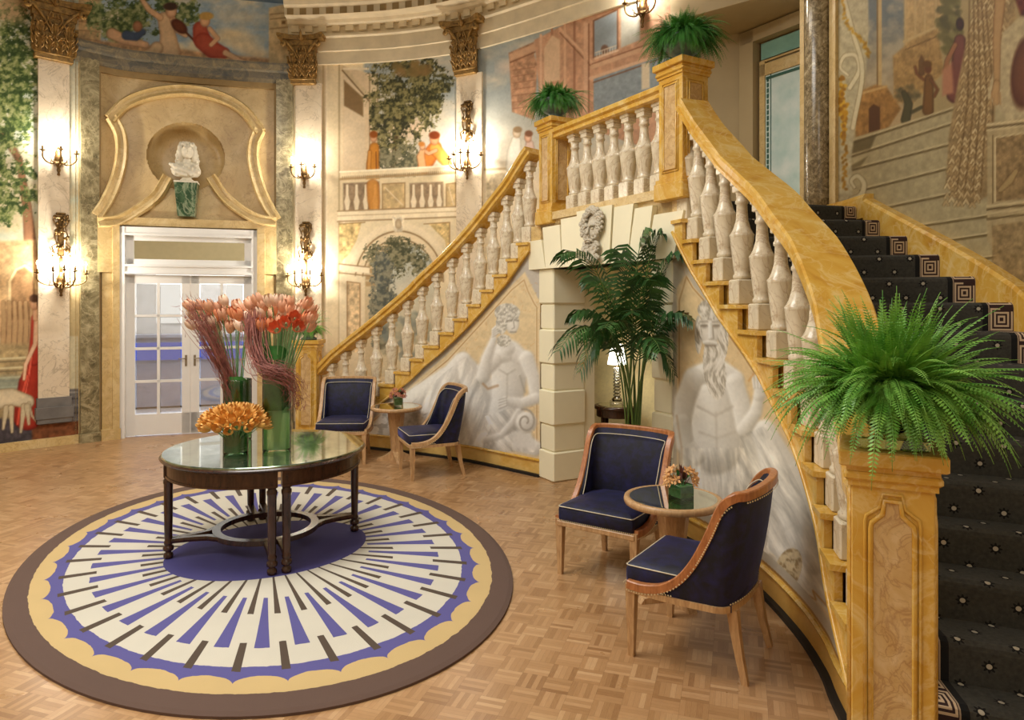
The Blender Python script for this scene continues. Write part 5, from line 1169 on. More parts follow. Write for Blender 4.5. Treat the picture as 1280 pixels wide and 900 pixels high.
# ============================================================ RUG
RC, RA, RU = (-1.775,5.101), (2.246,1.576), (-.518,.855)
t = NT('radial_wool_rug'); sx = t.n('ShaderNodeSeparateXYZ'); t.t.links.new(t.coord(), sx.inputs[0])
nz = t.noise(t.coord(), 14, 4); nzo = t.math('MULTIPLY', t.math('SUBTRACT', nz, .5), .012)
X = t.math('DIVIDE', sx.outputs[0], RA[0]); Y = t.math('DIVIDE', sx.outputs[1], RA[1])
r = t.math('ADD', t.math('SQRT', t.math('ADD', t.math('MULTIPLY', X, X), t.math('MULTIPLY', Y, Y))), nzo)
th = t.math('MULTIPLY', t.math('ARCTAN2', Y, X), 18/pi)     # slots of ten degrees
def slot(off):    # signed distance from the nearest ray, in slots
    return t.math('ABSOLUTE', t.math('SUBTRACT', t.math('FRACT', t.math('ADD', t.math('SUBTRACT', th, off), 100.5)), .5))
def band(v, a, b): return t.math('MULTIPLY', t.math('GREATER_THAN', v, a), t.math('LESS_THAN', v, b))
cream, purple, brown, yellow, edge = lin((212,206,190)), lin((92,88,150)), lin((84,70,58)), lin((206,178,124)), lin((98,76,66))
dk = t.noise(t.coord(), 3, 4); wv = lambda c: t.mix(t.math('MULTIPLY', dk, .35), c, tuple(v*.6 for v in c))
d1 = slot(.64); d2 = slot(.12); d3 = slot(.60)
c = wv(cream)
w_b = t.math('MULTIPLY_ADD', r, .31, -.03); blue = t.math('MULTIPLY', t.math('LESS_THAN', d2, w_b), band(r, .425, .718)); c = t.mix(blue, c, wv(purple))
w_i = t.math('MULTIPLY_ADD', r, .14, .045); c = t.mix(t.math('MULTIPLY', t.math('LESS_THAN', d3, w_i), t.math('LESS_THAN', r, .53)), c, wv(brown))
c = t.mix(t.math('GREATER_THAN', r, .808), c, wv(purple))
c = t.mix(t.math('MULTIPLY', t.math('LESS_THAN', d1, .092), band(r, .692, .828)), c, wv(brown))
q = t.math('SUBTRACT', 1.0, t.math('MULTIPLY', d1, 2.0)); sc_ = t.math('SQRT', t.math('MAXIMUM', t.math('SUBTRACT', 1.0, t.math('MULTIPLY', q, q)), 0.0))
lim = t.math('MULTIPLY_ADD', sc_, -.034, .884); c = t.mix(t.math('GREATER_THAN', r, lim), c, wv(yellow))
c = t.mix(t.math('GREATER_THAN', r, .922), c, wv(edge))
ce = t.math('SQRT', t.math('ADD', t.math('POWER', t.math('DIVIDE', sx.outputs[0], .60), 2.0), t.math('POWER', t.math('DIVIDE', sx.outputs[1], .70), 2.0)))
c = t.mix(t.math('LESS_THAN', ce, 1.0), c, wv(lin((74,70,132))))
t.bump(t.noise(t.coord(), 180, 2), .3, .004); M['rug'] = t.fin(c, .95)
mb = MB(); n = 120; vs = []
for k, z in ((1.0,0),(1.0,.012),(.985,.018),(.5,.018)): vs += [(RA[0]*k*cos(2*pi*i/n), RA[1]*k*sin(2*pi*i/n), z) for i in range(n)]
fs = [(j*n+i, j*n+(i+1)%n, (j+1)*n+(i+1)%n, (j+1)*n+i) for j in range(3) for i in range(n)]+[tuple(3*n+i for i in range(n)), tuple(range(n-1,-1,-1))]
mb.add(vs, fs); o = mk('oval_rug', mb, M['rug'], loc=(RC[0],RC[1],.001), rz=atan2(RU[1],RU[0])); tag(o, 'large oval wool rug with radiating purple and brown rays on the parquet', 'rug')
# ============================================================ CENTRE TABLE
TC = (-1.822,5.17); TZ = .019; ax = atan2(.33,.60)
tb = thing('centre_table', 'round mahogany centre table with an antiqued mirror top standing on the rug', 'table', (TC[0],TC[1],TZ), radians(26.5))
TOP = .712
R = .71; mb = MB(); mb.lathe([(R-.02,TOP-.028),(R,TOP-.018),(R+.006,TOP-.008),(R-.004,TOP)], (0,0,0), 96, sm=False); mk('table_top', mb, M['mahog'], tb)
mb = MB(); mb.lathe([(R-.006,TOP+.0005),(R-.006,TOP+.010),(R-.012,TOP+.014)], (0,0,0), 96, sm=False); mk('mirror_top', mb, M['tabletop'], tb)
for sg in (1,-1):     # two half-round aprons meeting at the split
    mb = MB(); pts = [(sg*(.035+.0*i)+(R-.055)*cos(a)*sg*1.0, (R-.055)*sin(a), TOP-.075) for i, a in enumerate(np.linspace(-pi/2+.03, pi/2-.03, 40))]
    pts = [(sg*max(.012, (R-.05)*cos(a)), (R-.05)*sin(a), TOP-.075) for a in np.linspace(-pi/2+.02, pi/2-.02, 48)]
    mb.sweep(pts, [(-.012,-.05),(.012,-.05),(.012,.05),(-.012,.05)], vert=True); mb.sweep([(p[0],p[1],TOP-.125) for p in pts], [(-.018,-.008),(.018,-.008),(.018,.008),(-.018,.008)], vert=True); mb.sweep([(p[0],p[1],TOP-.032) for p in pts], [(-.022,-.008),(.022,-.008),(.022,.006),(-.022,.006)], vert=True)
    mk('apron', mb, M['mahog'], tb)
def tleg(x, y):
    mb = MB(); P = [(.020,.0),(.030,.004),(.033,.02),(.030,.036),(.018,.045),(.024,.052),(.034,.058),(.036,.072),(.034,.086),(.024,.092),(.028,.10),(.031,.115),(.024,.128),(.026,.15),(.029,.35),(.030,.52),(.034,.53),(.034,.55),(.026,.56),(.030,.575)]
    mb.lathe(P, (x,y,0), 18); mb.box((x,y,.62), (.062,.062,.10), atan2(y,x), bev=.004); mk('leg', mb, M['mahog'], tb)
LR = .655
for x, y in ((LR,0),(-LR,0)): tleg(x, y)
for sx_ in (-.046,.046):
    for sy_ in (-LR+.02, LR-.02): tleg(sx_, sy_)
zr = .125; rc = [(-.022,-.016),(.022,-.016),(.026,0),(.022,.016),(-.022,.016),(-.026,0)]
mb = MB(); mb.sweep([(.345*cos(a),.345*sin(a),zr) for a in np.linspace(0, 2*pi, 65)[:-1]], [(-.028,-.018),(.028,-.018),(.028,.018),(-.028,.018)], closed=True); mk('ring_stretcher', mb, M['mahog'], tb)
for sg in (-1,1):
    for w_ in (-1,1):
        mb = MB(); mb.sweep([(sg*(LR-.02),w_*.012,zr),(sg*.50,w_*.03,zr),(sg*.40,w_*.06,zr),(sg*.325,w_*.13,zr)], rc); mk('stretcher', mb, M['mahog'], tb)
    for w_ in (-1,1): mb = MB(); mb.sweep([(w_*.046,sg*(LR-.04),zr),(w_*.046,sg*.34,zr)], rc); mk('stretcher', mb, M['mahog'], tb)
# ============================================================ CHAIRS
def splinep(P, n=8): return [tuple(p) for p in Curve3(P, n)]
def Curve3(P, n):
    P = [np.array(p, float) for p in P]; out = []
    for i in range(len(P)-1):
        p1, p2 = P[i], P[i+1]; p0 = P[i-1] if i else 2*p1-p2; p3 = P[i+2] if i+2 < len(P) else 2*p2-p1
        for j in range(n): t_ = j/n; out.append(.5*((2*p1)+(-p0+p2)*t_+(2*p0-5*p1+4*p2-p3)*t_*t_+(-p0+3*p1-3*p2+p3)*t_**3))
    out.append(P[-1]); return out
def make_chair(label, loc, rz):
    ch = thing('tub_chair', label, 'chair', loc, rz, 'navy velvet tub chairs round the side tables')
    # rim of the back, travelled front-right, back, front-left: (x, y, z)
    half = [(.280,.285,.372),(.290,.20,.372),(.297,.10,.395),(.300,.01,.455),(.300,-.07,.56),(.301,-.14,.70),(.302,-.20,.84),(.298,-.258,.897),(.262,-.300,.905),(.14,-.328,.908)]
    P = half+[(0,-.336,.909)]+[(-x,y,z) for x, y, z in reversed(half)]
    rim = splinep(P, 6)
    base = []
    for (x, y, z) in rim:      # the bottom rail lies under the rim, less the rearward lean
        lean = max(0, z-.37)*.16; base.append((x*(1-.05*max(0,(z-.37)/.5)), y+lean+.004, .345))
    mb = MB(); mb.sweep(rim, [(-.020,-.022),(.015,-.022),(.020,-.017),(.020,.014),(.015,.019),(-.015,.019),(-.020,.014)], up=Vector((0,0,1))); wood = M['oakdark'] if 'oak rim' in label else M['oak']; mk('back_rim', mb, wood, ch)
    # outer velvet shell
    mb = MB(); n = len(rim); rows = 7; vs = []
    for j in range(rows+1):
        f = j/rows
        for i in range(n):
            a, b = Vector(base[i]), Vector(rim[i]); p = a.lerp(b, f); o_ = Vector((p.x, p.y+.05, 0)).normalized()*(.012*sin(pi*f)*min(1,(b.z-.36)/.3)+.004); vs.append(p+o_)
    fs = [(j*n+i, j*n+i+1, (j+1)*n+i+1, (j+1)*n+i) for j in range(rows) for i in range(n-1)]; mb.add(vs, fs, 0, True); mk('outer_back', mb, M['velvet'], ch, fixn=False)
    # inner upholstery
    mb = MB(); vs = []
    idx = list(range(4, n-4)); m = len(idx)
    for j in range(rows+1):
        f = j/rows
        for i in idx:
            b = Vector(rim[i]); a = Vector(base[i]); a.z = .40; p = a.lerp(b, f); inn = Vector((-p.x, -(p.y-.15), 0)).normalized()
            k = .022+.035*sin(pi*min(1,max(0,f)))*min(1,(b.z-.38)/.3); vs.append(p+inn*k+Vector((0,0,-.008*f)))
    fs = [(j*m+i, (j+1)*m+i, (j+1)*m+i+1, j*m+i+1) for j in range(rows) for i in range(m-1)]; mb.add(vs, fs, 0, True); ib = mk('inner_back', mb, M['velvet'], ch, fixn=False)
    pc = []
    for i in range(10, n-10):
        b = Vector(rim[i]); inn = Vector((-b.x, -(b.y-.1), 0)).normalized(); pc.append(b+inn*.050+Vector((0,.006,-.045)))
    e0, e1 = pc[0], pc[-1]; pc = [Vector((e0.x*.94,e0.y+.07,.47))]+pc+[Vector((e1.x*.94,e1.y+.07,.47))]
    mb = MB(); mb.tube(pc, .0032, 6); mk('back_piping', mb, M['piping'], ib)
    # seat rail, cushion
    mb = MB(); mb.sweep(base+[], [(-.016,-.012),(.016,-.012),(.018,0),(.016,.018),(-.016,.018)], vert=True); mb.box((0,.285,.345), (.56,.038,.034), bev=.004)
    mk('seat_rail', mb, M['oak'], ch)
    out = [(-.262,.305),(.262,.305),(.272,.29),(.272,.0),(.262,-.15),(.21,-.235),(.10,-.262),(-.10,-.262),(-.21,-.235),(-.262,-.15),(-.272,.0),(-.272,.29)]
    mb = MB(); vs = []
    for z, s_ in ((.365,.965),(.375,.995),(.40,1.0),(.435,1.0),(.457,.985),(.468,.95),(.474,.7),(.478,.35)):
        vs += [(x*s_, (y-.02)*s_+.02, z+(.008 if s_ < .8 else 0)) for x, y in out]
    m = len(out); fs = [(j*m+i, j*m+(i+1)%m, (j+1)*m+(i+1)%m, (j+1)*m+i) for j in range(7) for i in range(m)]+[tuple(7*m+i for i in range(m)), tuple(range(m-1,-1,-1))]
    mb.add(vs, fs, 0, True); mb.box((0,0.02,.352), (.5,.5,.04)); cu = mk('seat_cushion', mb, M['velvet'], ch)
    mb = MB(); mb.tube([(x*.992,(y-.02)*.992+.021,.459) for x, y in out], .0034, 6, closed=True); mk('seat_piping', mb, M['piping'], cu)
    # nailheads
    mb = MB()
    def nails(path, off):
        acc = 0; last = Vector(path[0])
        for i in range(1, len(path)):
            p = Vector(path[i]); d = (p-last).length; acc_n = int(d/.0125)
            for k in range(acc_n):
                q = last.lerp(p, k/max(1,acc_n)); o_ = Vector((q.x, q.y+.05, 0)).normalized(); mb.add([q+o_*off+Vector((0,0,.0052)), q+o_*off+Vector((o_.y*.0052,-o_.x*.0052,0)), q+o_*off-Vector((0,0,.0052)), q+o_*off-Vector((o_.y*.0052,-o_.x*.0052,0)), q+o_*(off+.0035)], [(0,1,4),(1,2,4),(2,3,4),(3,0,4)], 0, True)
            last = p
    nails([(p[0],p[1],p[2]-.030) for p in rim], .0225); mk('nailhead_trim', mb, M['nail'], ch); mb = MB()
    nails([(p[0],p[1],p[2]+.026) for p in base], .019); mk('nailhead_trim', mb, M['nail'], ch); mb = MB()
    nails([(x*.28,.310,.372) for x in np.linspace(-1,1,6)], .002)
    mk('nailhead_trim', mb, M['nail'], ch)
    for sg in (-1,1):
        mb = MB(); vs = []
        for z, w, dx, dy in ((.0,.030,0,0),(.30,.048,0,0),(.372,.052,0,0)): 
            x, y = sg*(.268+dx), .272+dy; h_ = w/2; vs += [(x-h_,y-h_,z),(x+h_,y-h_,z),(x+h_,y+h_,z),(x-h_,y+h_,z)]
        fs = [(j*4+i, j*4+(i+1)%4, (j+1)*4+(i+1)%4, (j+1)*4+i) for j in range(2) for i in range(4)]+[(3,2,1,0),(8,9,10,11)]; mb.add(vs, fs); mk('leg', mb, M['oak'], ch)
        mb = MB(); vs = []
        for z, w, s_ in ((.0,.030,1.0),(.12,.036,.55),(.24,.044,.2),(.335,.05,0)):
            x, y = sg*(.205+.022*s_), -.225-.065*s_; h_ = w/2; vs += [(x-h_,y-h_,z),(x+h_,y-h_,z),(x+h_,y+h_,z),(x-h_,y+h_,z)]
        fs = [(j*4+i, j*4+(i+1)%4, (j+1)*4+(i+1)%4, (j+1)*4+i) for j in range(3) for i in range(4)]+[(3,2,1,0),(12,13,14,15)]; mb.add(vs, fs); mk('leg', mb, M['oak'], ch)
    return ch
def face(fx, fy): return atan2(-fx, fy)
cA = make_chair('navy velvet tub chair seen from behind, nearest the golden newel post, oak rim', (.99,3.64,0), face(-.83,.56))
dup(cA, loc=(.70,4.72,0), rot=(0,0,face(-.57,-.82)), label='navy velvet tub chair facing forward in front of the palm')
cC = make_chair('navy velvet tub chair facing forward beside the far left newel post', (-1.94,8.10,0), face(.03,-1))
dup(cC, loc=(-.86,7.43,0), rot=(0,0,face(-.93,-.37)), label='navy velvet tub chair turned sideways against the painted wall of the left flight')
# ============================================================ SIDE TABLES
def side_table(label, loc):
    st = thing('side_table', label, 'table', loc, .3, 'round oak side tables between the tub chairs')
    mb = MB(); mb.lathe([(.27,.575),(.293,.582),(.298,.60),(.294,.618),(.278,.622),(.262,.619),(.262,.612)], (0,0,0), 48); mk('table_top', mb, M['oak'], st)
    mb = MB(); mb.lathe([(.255,.612),(.262,.612),(.262,.6195),(.25,.6197)], (0,0,0), 48, sm=False); mk('mirror_inset', mb, M['mirror'], st)
    mb = MB(); mb.lathe([(.065,.05),(.062,.12),(.070,.25),(.088,.42),(.105,.575)], (0,0,0), 10, sm=False); mk('pedestal', mb, M['oak'], st)
    for k in range(4):
        a = k*pi/2; mb = MB(); c_, s_ = cos(a), sin(a)
        prof = [(.04,.0),(.04,.11),(.09,.075),(.15,.045),(.21,.030),(.23,.0)]; w = [.045,.045,.040,.034,.030,.028]; vs = []
        for sg in (-1,1): vs += [(x*c_-sg*ww*s_, x*s_+sg*ww*c_, z) for (x, z), ww in zip(prof, w)]
        mb.add(vs, [tuple(range(5,-1,-1)), tuple(range(6,12))]+[(i,(i+1)%6,6+(i+1)%6,6+i) for i in range(6)]); mk('foot', mb, M['oak'], st)
    return st
s1 = side_table('round oak side table with mirrored top between the two nearer tub chairs', (.985,4.26,0))
s2 = dup(s1, loc=(-1.34,8.06,0), label='round oak side table by the left flight between the two farther tub chairs')
# dark table and crystal lamp under the landing
AT1 = (1.15,7.62)
st = thing('lamp_table', 'small round dark wood table in the doorway under the landing', 'table', (AT1[0],AT1[1],0))
mb = MB(); mb.lathe([(.23,.655),(.25,.66),(.255,.675),(.25,.69),(.235,.695)], (0,0,0), 36); mk('table_top', mb, M['mahog'], st)
mb = MB(); mb.lathe([(.22,.575),(.225,.58),(.225,.655)], (0,0,0), 36, sm=False); mk('apron', mb, M['mahog'], st)
mb = MB(); mb.lathe([(.205,.6955),(.205,.70)], (0,0,0), 30, sm=False); mk('tray', mb, M['mirror'], st)
for k in range(4):
    a = k*pi/2+.5; mb = MB(); mb.lathe([(.012,0),(.018,.2),(.022,.575)], (.19*cos(a),.19*sin(a),0), 10); mk('leg', mb, M['mahog'], st)
lp = thing('table_lamp', 'crystal table lamp glowing on the dark table under the landing', 'lamp', (AT1[0],AT1[1],.7005))
mb = MB(); mb.box((0,0,.02), (.14,.14,.04), bev=.004); mb.lathe([(.05,.04),(.06,.06),(.035,.085)], (0,0,0), 16, sm=False)
for k in range(9): z = .085+k*.036; mb.lathe([(.026,z),(.042,z+.010),(.042,z+.024),(.026,z+.036)], (0,0,0), 10, sm=False)
mk('crystal_stem', mb, M['crystal'], lp)
mb = MB(); mb.lathe([(.012,.40),(.012,.50)], (0,0,0), 10); mk('lamp_neck', mb, M['gilt'], lp)
mb = MB(); mb.add(*(lambda n: ([((r*cos(2*pi*i/n)), r*sin(2*pi*i/n), z) for r, z in ((.105,.44),(.065,.66)) for i in range(n)], [(i,(i+1)%n,n+(i+1)%n,n+i) for i in range(n)]))(24), 0, True); mk('lamp_shade', mb, M['shade'], lp)
# ============================================================ PLANTS
def frond(mb, base, dirv, length, droop, nleaf, lw, mi=0, rnd=random, leafang=.9, bare=.1, taper=True, wleaf=.18, rach=.003):
    P = []; p = Vector(base); d = Vector(dirv).normalized(); n = 9; st = length/n
    for i in range(n+1):
        P.append(p.copy()); d = (d+Vector((0,0,-droop/n))).normalized(); p = p+d*st
    mb.tube(P, [rach*(1-.7*i/n) for i in range(n+1)], 3, mi)
    for i in range(nleaf):
        f = bare+(1-bare)*(i+.5)/nleaf; x = f*n; k = min(n-1, int(x)); q = P[k].lerp(P[k+1], x-k); T = (P[k+1]-P[k]).normalized()
        S = T.cross(Vector((0,0,1)));
        if S.length < .1: S = T.orthogonal()
        S.normalize(); U = S.cross(T).normalized()
        L = lw*(sin(pi*min(1, .12+f*.92))**.6 if taper else 1)*rnd.uniform(.85,1.1)
        for sg in (-1,1):
            D = (S*sg*cos(.5)+T*sin(.5)*leafang+U*(-.25)).normalized(); W_ = T*L*wleaf
            a = q; b = q+D*L*.5+W_*.5; c = q+D*L; e = q+D*L*.5-W_*.5; mb.add([a, b, c, e], [(0,1,2,3)], mi)
    return mb
def fern(label, loc, R, up, nfr, nl, lw, pot, seed, mat='fern', lean=None, droop=(1.2,2.4), wl=.30, rad=.045):
    r_ = random.Random(seed); root = thing('potted_fern', label, 'fern', loc, 0, 'ferns on the newel posts'); h = pot(root)
    mb = MB()
    for i in range(nfr):
        a = r_.uniform(0, 2*pi); el = r_.choice([r_.uniform(.15,.7), r_.uniform(.4,1.45)]); d = (cos(a)*cos(el), sin(a)*cos(el), sin(el)*1.1+.1)
        L = R*r_.uniform(.45,1.12)*(1.0 if el < .9 else up); frond(mb, (cos(a)*rad*r_.random(),sin(a)*rad*r_.random(),h+rad*.4*r_.random()), d, L, r_.uniform(*droop)*(1 if el < .9 else .6), nl, lw, rnd=r_, wleaf=wl)
    mk('foliage', mb, M[mat], root, fixn=False); return root
def urn(r=.165, h=.20):
    def f(root):
        mb = MB(); P = [(.10,0),(.10,.02),(.075,.03),(.06,.045),(.075,.06),(r*.72,.085),(r*.9,h*.6),(r*.95,h*.68),(r*.93,h*.7),(r,h*.86),(r*1.06,h*.9),(r*1.06,h*.97),(r*.98,h),(r*.9,h-.015),(.02,h-.02)]
        mb.lathe(P, (0,0,0), 28); mk('urn', mb, M['urn'], root); return h-.01
    return f
def glassurn(root):
    mb = MB(); mb.box((0,0,.02), (.215,.215,.038), radians(-24), bev=.004); mk('glass_block', mb, M['glassgreen'], root)
    mb = MB(); mb.lathe([(.03,.04),(.05,.05),(.075,.07),(.085,.12),(.082,.17),(.09,.18),(.086,.18),(.076,.165),(.078,.12),(.068,.075)], (0,0,0), 28); mk('glass_bowl', mb, M['glassgreen'], root)
    mb = MB(); mb.lathe([(.02,.06),(.06,.075),(.072,.12),(.070,.16),(.02,.165)], (0,0,0), 20); mk('moss', mb, M['ferndark'], root); return .165
fern('lush bright green fern in a glass bowl on the nearest golden newel post', (NR_[0],NR_[1],1.3155), .39, .88, 760, 28, .028, glassurn, 3, droop=(.5,2.6), wl=.42, rad=.09)
fern('dark green fern in a verdigris urn on the lower landing newel post', n2[:2]+(ZL+1.0805,), .33, .55, 620, 18, .030, urn(.17,.20), 4, 'ferndark', droop=(1.4,3.4), rad=.10)
fern('dark green fern in a verdigris urn on the highest landing newel post', n3[:2]+(ZL+1.0905,), .33, .62, 680, 18, .030, urn(.165,.20), 5, 'ferndark', droop=(1.2,3.2), rad=.10)
fern('small green fern on the far left newel post behind the tulips', (NL[0],NL[1],1.3355), .27, 1.15, 280, 14, .032, urn(.13,.14), 6)
# palm
r_ = random.Random(11); PB = (.97,5.62)
palm = thing('potted_palm', 'tall kentia palm in front of the doorway under the landing', 'palm', PB+(0,))
mb = MB(); mb.lathe([(.13,0),(.17,.02),(.185,.30),(.19,.33),(.175,.34),(.16,.30),(.02,.29)], (0,0,0), 28); mk('planter', mb, M['mahog'], palm)
tips = [(700,320,5.2),(697,440,5.05),(716,395,5.55),(738,352,5.75),(775,318,5.75),(806,296,5.6),(828,292,5.5),(850,318,5.4),(866,400,5.2),(868,436,5.6),(846,372,5.8),(724,466,5.4),(756,410,5.0),(826,440,5.05),(790,392,5.2),(844,470,5.4),(745,440,5.7),(812,350,5.25)]
for i, (x, y, Y) in enumerate(tips):
    T = AT(x, y, Y)-Vector((PB[0],PB[1],0)); b = Vector((r_.uniform(-.05,.05), r_.uniform(-.05,.05), .29)); zt = T.z
    top = Vector((T.x*.38, T.y*.38, max(zt, 1.75)+.05+.12*r_.random()+(.12 if abs(T.x) > .35 else 0)))
    c1 = Vector((b.x*1.2, b.y*1.2, 1.2)); P = []
    for k in range(17):
        s_ = k/16; P.append(b*(1-s_)**3+c1*3*s_*(1-s_)**2+top*3*s_*s_*(1-s_)+T*s_**3)
    mb = MB(); mb.tube(P, [.0085*(1-.8*k/16) for k in range(17)], 6, 1)
    nl = 26
    for j in range(nl):
        f = .50+.5*(j+.3)/nl; q_ = f*16; k = min(15, int(q_)); p = P[k].lerp(P[k+1], q_-k); Tn = (P[k+1]-P[k]).normalized(); S = Tn.cross(Vector((0,0,1)))
        if S.length < .15: S = Vector((1,0,0))
        S.normalize(); L = .27*(sin(pi*min(1, .15+.80*(f-.5)*2))**.5)*r_.uniform(.85,1.1)
        for sg in (-1,1):
            D = (S*sg*.85+Tn*.75+Vector((0,0,-.05))).normalized(); D2 = (D+Vector((0,0,-.75))).normalized(); wv_ = Tn*.012
            a = p; m1 = p+D*L*.45; m2 = m1+D2*L*.3; e = m2+(D2+Vector((0,0,-.5))).normalized()*L*.3
            mb.add([a-wv_*.3, a+wv_*.3, m1+wv_, m1-wv_, m2+wv_*.8, m2-wv_*.8, e], [(0,1,2,3),(3,2,4,5),(5,4,6)], 0)
    mk('frond', mb, [M['palm'], M['palmstem']], palm, fixn=False)
# ============================================================ FLOWERS
TTZ = TZ+TOP+.0145
def vase_cyl(label, x, y, r, h, leafrot, mat='glass', low=False):
    v = thing('glass_vase', label, 'vase', (x,y,TTZ), 0, 'glass vases on the centre table'); th = .006
    mb = MB(); mb.lathe([(r*.9,0),(r,.006),(r,.02)], (0,0,0), 36); mb.f = mb.f[:-1]; mb.mi.pop(); mb.sm.pop(); mb.uv.pop(); n_ = 36; mb.add([(r*cos(2*pi*i/n_), r*sin(2*pi*i/n_), z) for z in (.02,h) for i in range(n_)], [(i,(i+1)%n_,n_+(i+1)%n_,n_+i) for i in range(n_)], 0, True); mb.tube([(r*cos(2*pi*i/n_), r*sin(2*pi*i/n_), h) for i in range(n_)], .003, 5, closed=True); mk('glass_cylinder', mb, M['glass'], v)
    mb = MB(); mb.lathe([(r-th-.002,.021),(r-th-.002,h*(.55 if not low else .8))], (0,0,0), 30); mk('water', mb, M['water'], v)
    return v
V1 = (-1.69,5.0); V2 = (-2.13,5.4); V3 = (-1.945,4.90)
v1 = vase_cyl('tall glass cylinder vase of tulips, the nearer one right of the orange tulips', V1[0], V1[1], .098, .55, 0)
v2 = vase_cyl('tall glass cylinder vase of tulips, the one behind the orange tulips', V2[0], V2[1], .105, .47, 0)
v3 = vase_cyl('short glass vase holding the low mound of orange tulips', V3[0], V3[1], .085, .17, 0, low=True)
def leafwrap(v, r, z0, z1, a0, a1, name='broad_leaf'):
    mb = MB(); nA, nZ = 14, 8; vs = []
    for j in range(nZ+1):
        f = j/nZ; half = (a1-a0)/2*sin(pi*min(.93, .12+f*.8))**.7; m_ = (a0+a1)/2
        for i in range(nA+1): a = m_-half+2*half*i/nA; vs.append((r*cos(a), r*sin(a), z0+(z1-z0)*f))
    fs = [(j*(nA+1)+i, j*(nA+1)+i+1, (j+1)*(nA+1)+i+1, (j+1)*(nA+1)+i) for j in range(nZ) for i in range(nA)]; mb.add(vs, fs, 0, True); return mk(name, mb, M['bigleaf'], v, fixn=False)
leafwrap(v1, .091, .30, .58, -pi/2-1.7, -pi/2+1.7); leafwrap(v2, .098, .22, .50, -pi/2-1.9, -pi/2+1.9); leafwrap(v3, .078, .02, .175, -pi/2-1.9, -pi/2+1.9); leafwrap(v3, .077, .02, .175, pi/2-1.9, pi/2+1.9); leafwrap(v1, .090, .26, .56, pi/2-1.5, pi/2+1.5)
leafwrap(v1, .088, .66, .76, -pi/2-1.2, -pi/2+1.4)
def tulip_bloom(open_=.0, s=1.0):
    mb = MB()
    for k in range(6):
        a0 = k*pi/3+(.1 if k % 2 else 0); rr_ = 1.0 if k % 2 else .9; nA, nZ = 4, 6; vs = []
        for j in range(nZ+1):
            f = j/nZ; R_ = (.010+.019*sin(pi*min(1,f*.80+.05))**.8+open_*.016*f*f)*rr_; wd_ = .62*sin(pi*min(.97,.16+f*.80))**.6
            for i in range(nA+1): a = a0+(i/nA-.5)*2*wd_; q = R_*(1-.10*abs(i/nA-.5)*2); vs.append((q*cos(a)*s, q*sin(a)*s, f*.068*s))
        fs = [(j*(nA+1)+i, j*(nA+1)+i+1, (j+1)*(nA+1)+i+1, (j+1)*(nA+1)+i) for j in range(nZ) for i in range(nA)]; mb.add(vs, fs, 0, True)
    return mb
bl = {k: mk('bloom', tulip_bloom(op, s), M[m], fixn=False) for k, (op, s, m) in {'or':(.25,1.15,'tulipor'),'pk':(.1,1.45,'tulippk'),'wh':(.0,1.4,'tulipwh'),'dp':(.15,1.4,'tulipdp'),'rd':(1.0,1.35,'tulipred'),'po':(.4,1.3,'tulippk')}.items()}
used = {}
def tulip(kind, foot, head, dirv, label, grp, curve=.0):
    th_ = thing('tulip', label, 'tulip', foot, 0, grp); f0, h0 = Vector(foot), Vector(head)
    if kind not in used: b = bl[kind]; used[kind] = 1
    else: b = bl[kind].copy(); COL.objects.link(b)
    b.parent = th_; b.location = h0-f0; q = Vector((0,0,1)).rotation_difference(Vector(dirv).normalized()); b.rotation_mode = 'QUATERNION'; b.rotation_quaternion = q @ Quaternion((0,0,1), r_.uniform(0,6))
    mb = MB(); d = h0-f0; up_ = Vector(dirv).normalized(); P = [d*0, Vector((d.x*.25,d.y*.25,d.z*.5)), d-up_*.05*min(1,d.length*3)*.8, d]
    mb.tube([tuple(p) for p in Curve3(P, 4)], .0042 if kind != 'or' else .003, 6); mk('stem', mb, M['stem'], th_); return th_
lab_o = 'orange tulip in the low mound on the mirror-topped table'; lab_n = 'peach tulip in the nearer tall glass vase, right of the orange tulips'; lab_f = 'peach tulip in the tall glass vase behind the orange tulips'
C0 = Vector((V3[0],V3[1],TTZ+.20)); N = 58
for i in range(N):      # dome of blooms
    zf = 1-1.15*(i+.5)/N; a = i*2.39996; rr_ = math.sqrt(max(0,1-zf*zf)); d = Vector((rr_*cos(a), rr_*sin(a), zf)); hd = C0+Vector((d.x*.185, d.y*.165, d.z*.085+.0))
    tulip('or', tuple(Vector((V3[0],V3[1],TTZ+.03))+Vector((d.x,d.y,0))*.04), tuple(hd), d+Vector((0,0,.35)), lab_o, 'orange tulips in the low vase')
def heads(n, x0, x1, y0_, y1_, Y, dY, seed, base, ztop, lab, grp, red=()):
    q = random.Random(seed); done = []
    for i in range(n):
        for _ in range(40):
            x = q.uniform(x0, x1); y = q.uniform(y0_, y1_)+abs(x-(x0+x1)/2)*.12; 
            if all((x-a)**2+(y-b)**2 > 60 for a, b in done): break
        done.append((x, y)); h = AT(x, y, Y+q.uniform(-dY, dY)); d = Vector((h.x-base[0], h.y-base[1], 0))
        ft = Vector((base[0],base[1],TTZ+.03))+d*.25*min(1, .06/max(.01,d.length)); k = q.choice(['pk','pk','wh','dp','po'])
        tulip(k, tuple(ft), tuple(h), d*2.2+Vector((q.uniform(-.2,.2),-.15,.9)), lab, grp)
    for (x, y) in red: h = AT(x, y, Y-dY-.03); d = Vector((h.x-base[0], h.y-base[1], 0)); tulip('rd', (base[0],base[1],TTZ+.03), tuple(h), (d.x*2, -1.0, .35), 'open coral red tulip in the nearer tall glass vase', 'open coral tulips')
heads(30, 242, 312, 382, 416, V2[1], .12, 5, V2, 0, lab_f, 'peach tulips in the farther tall vase')
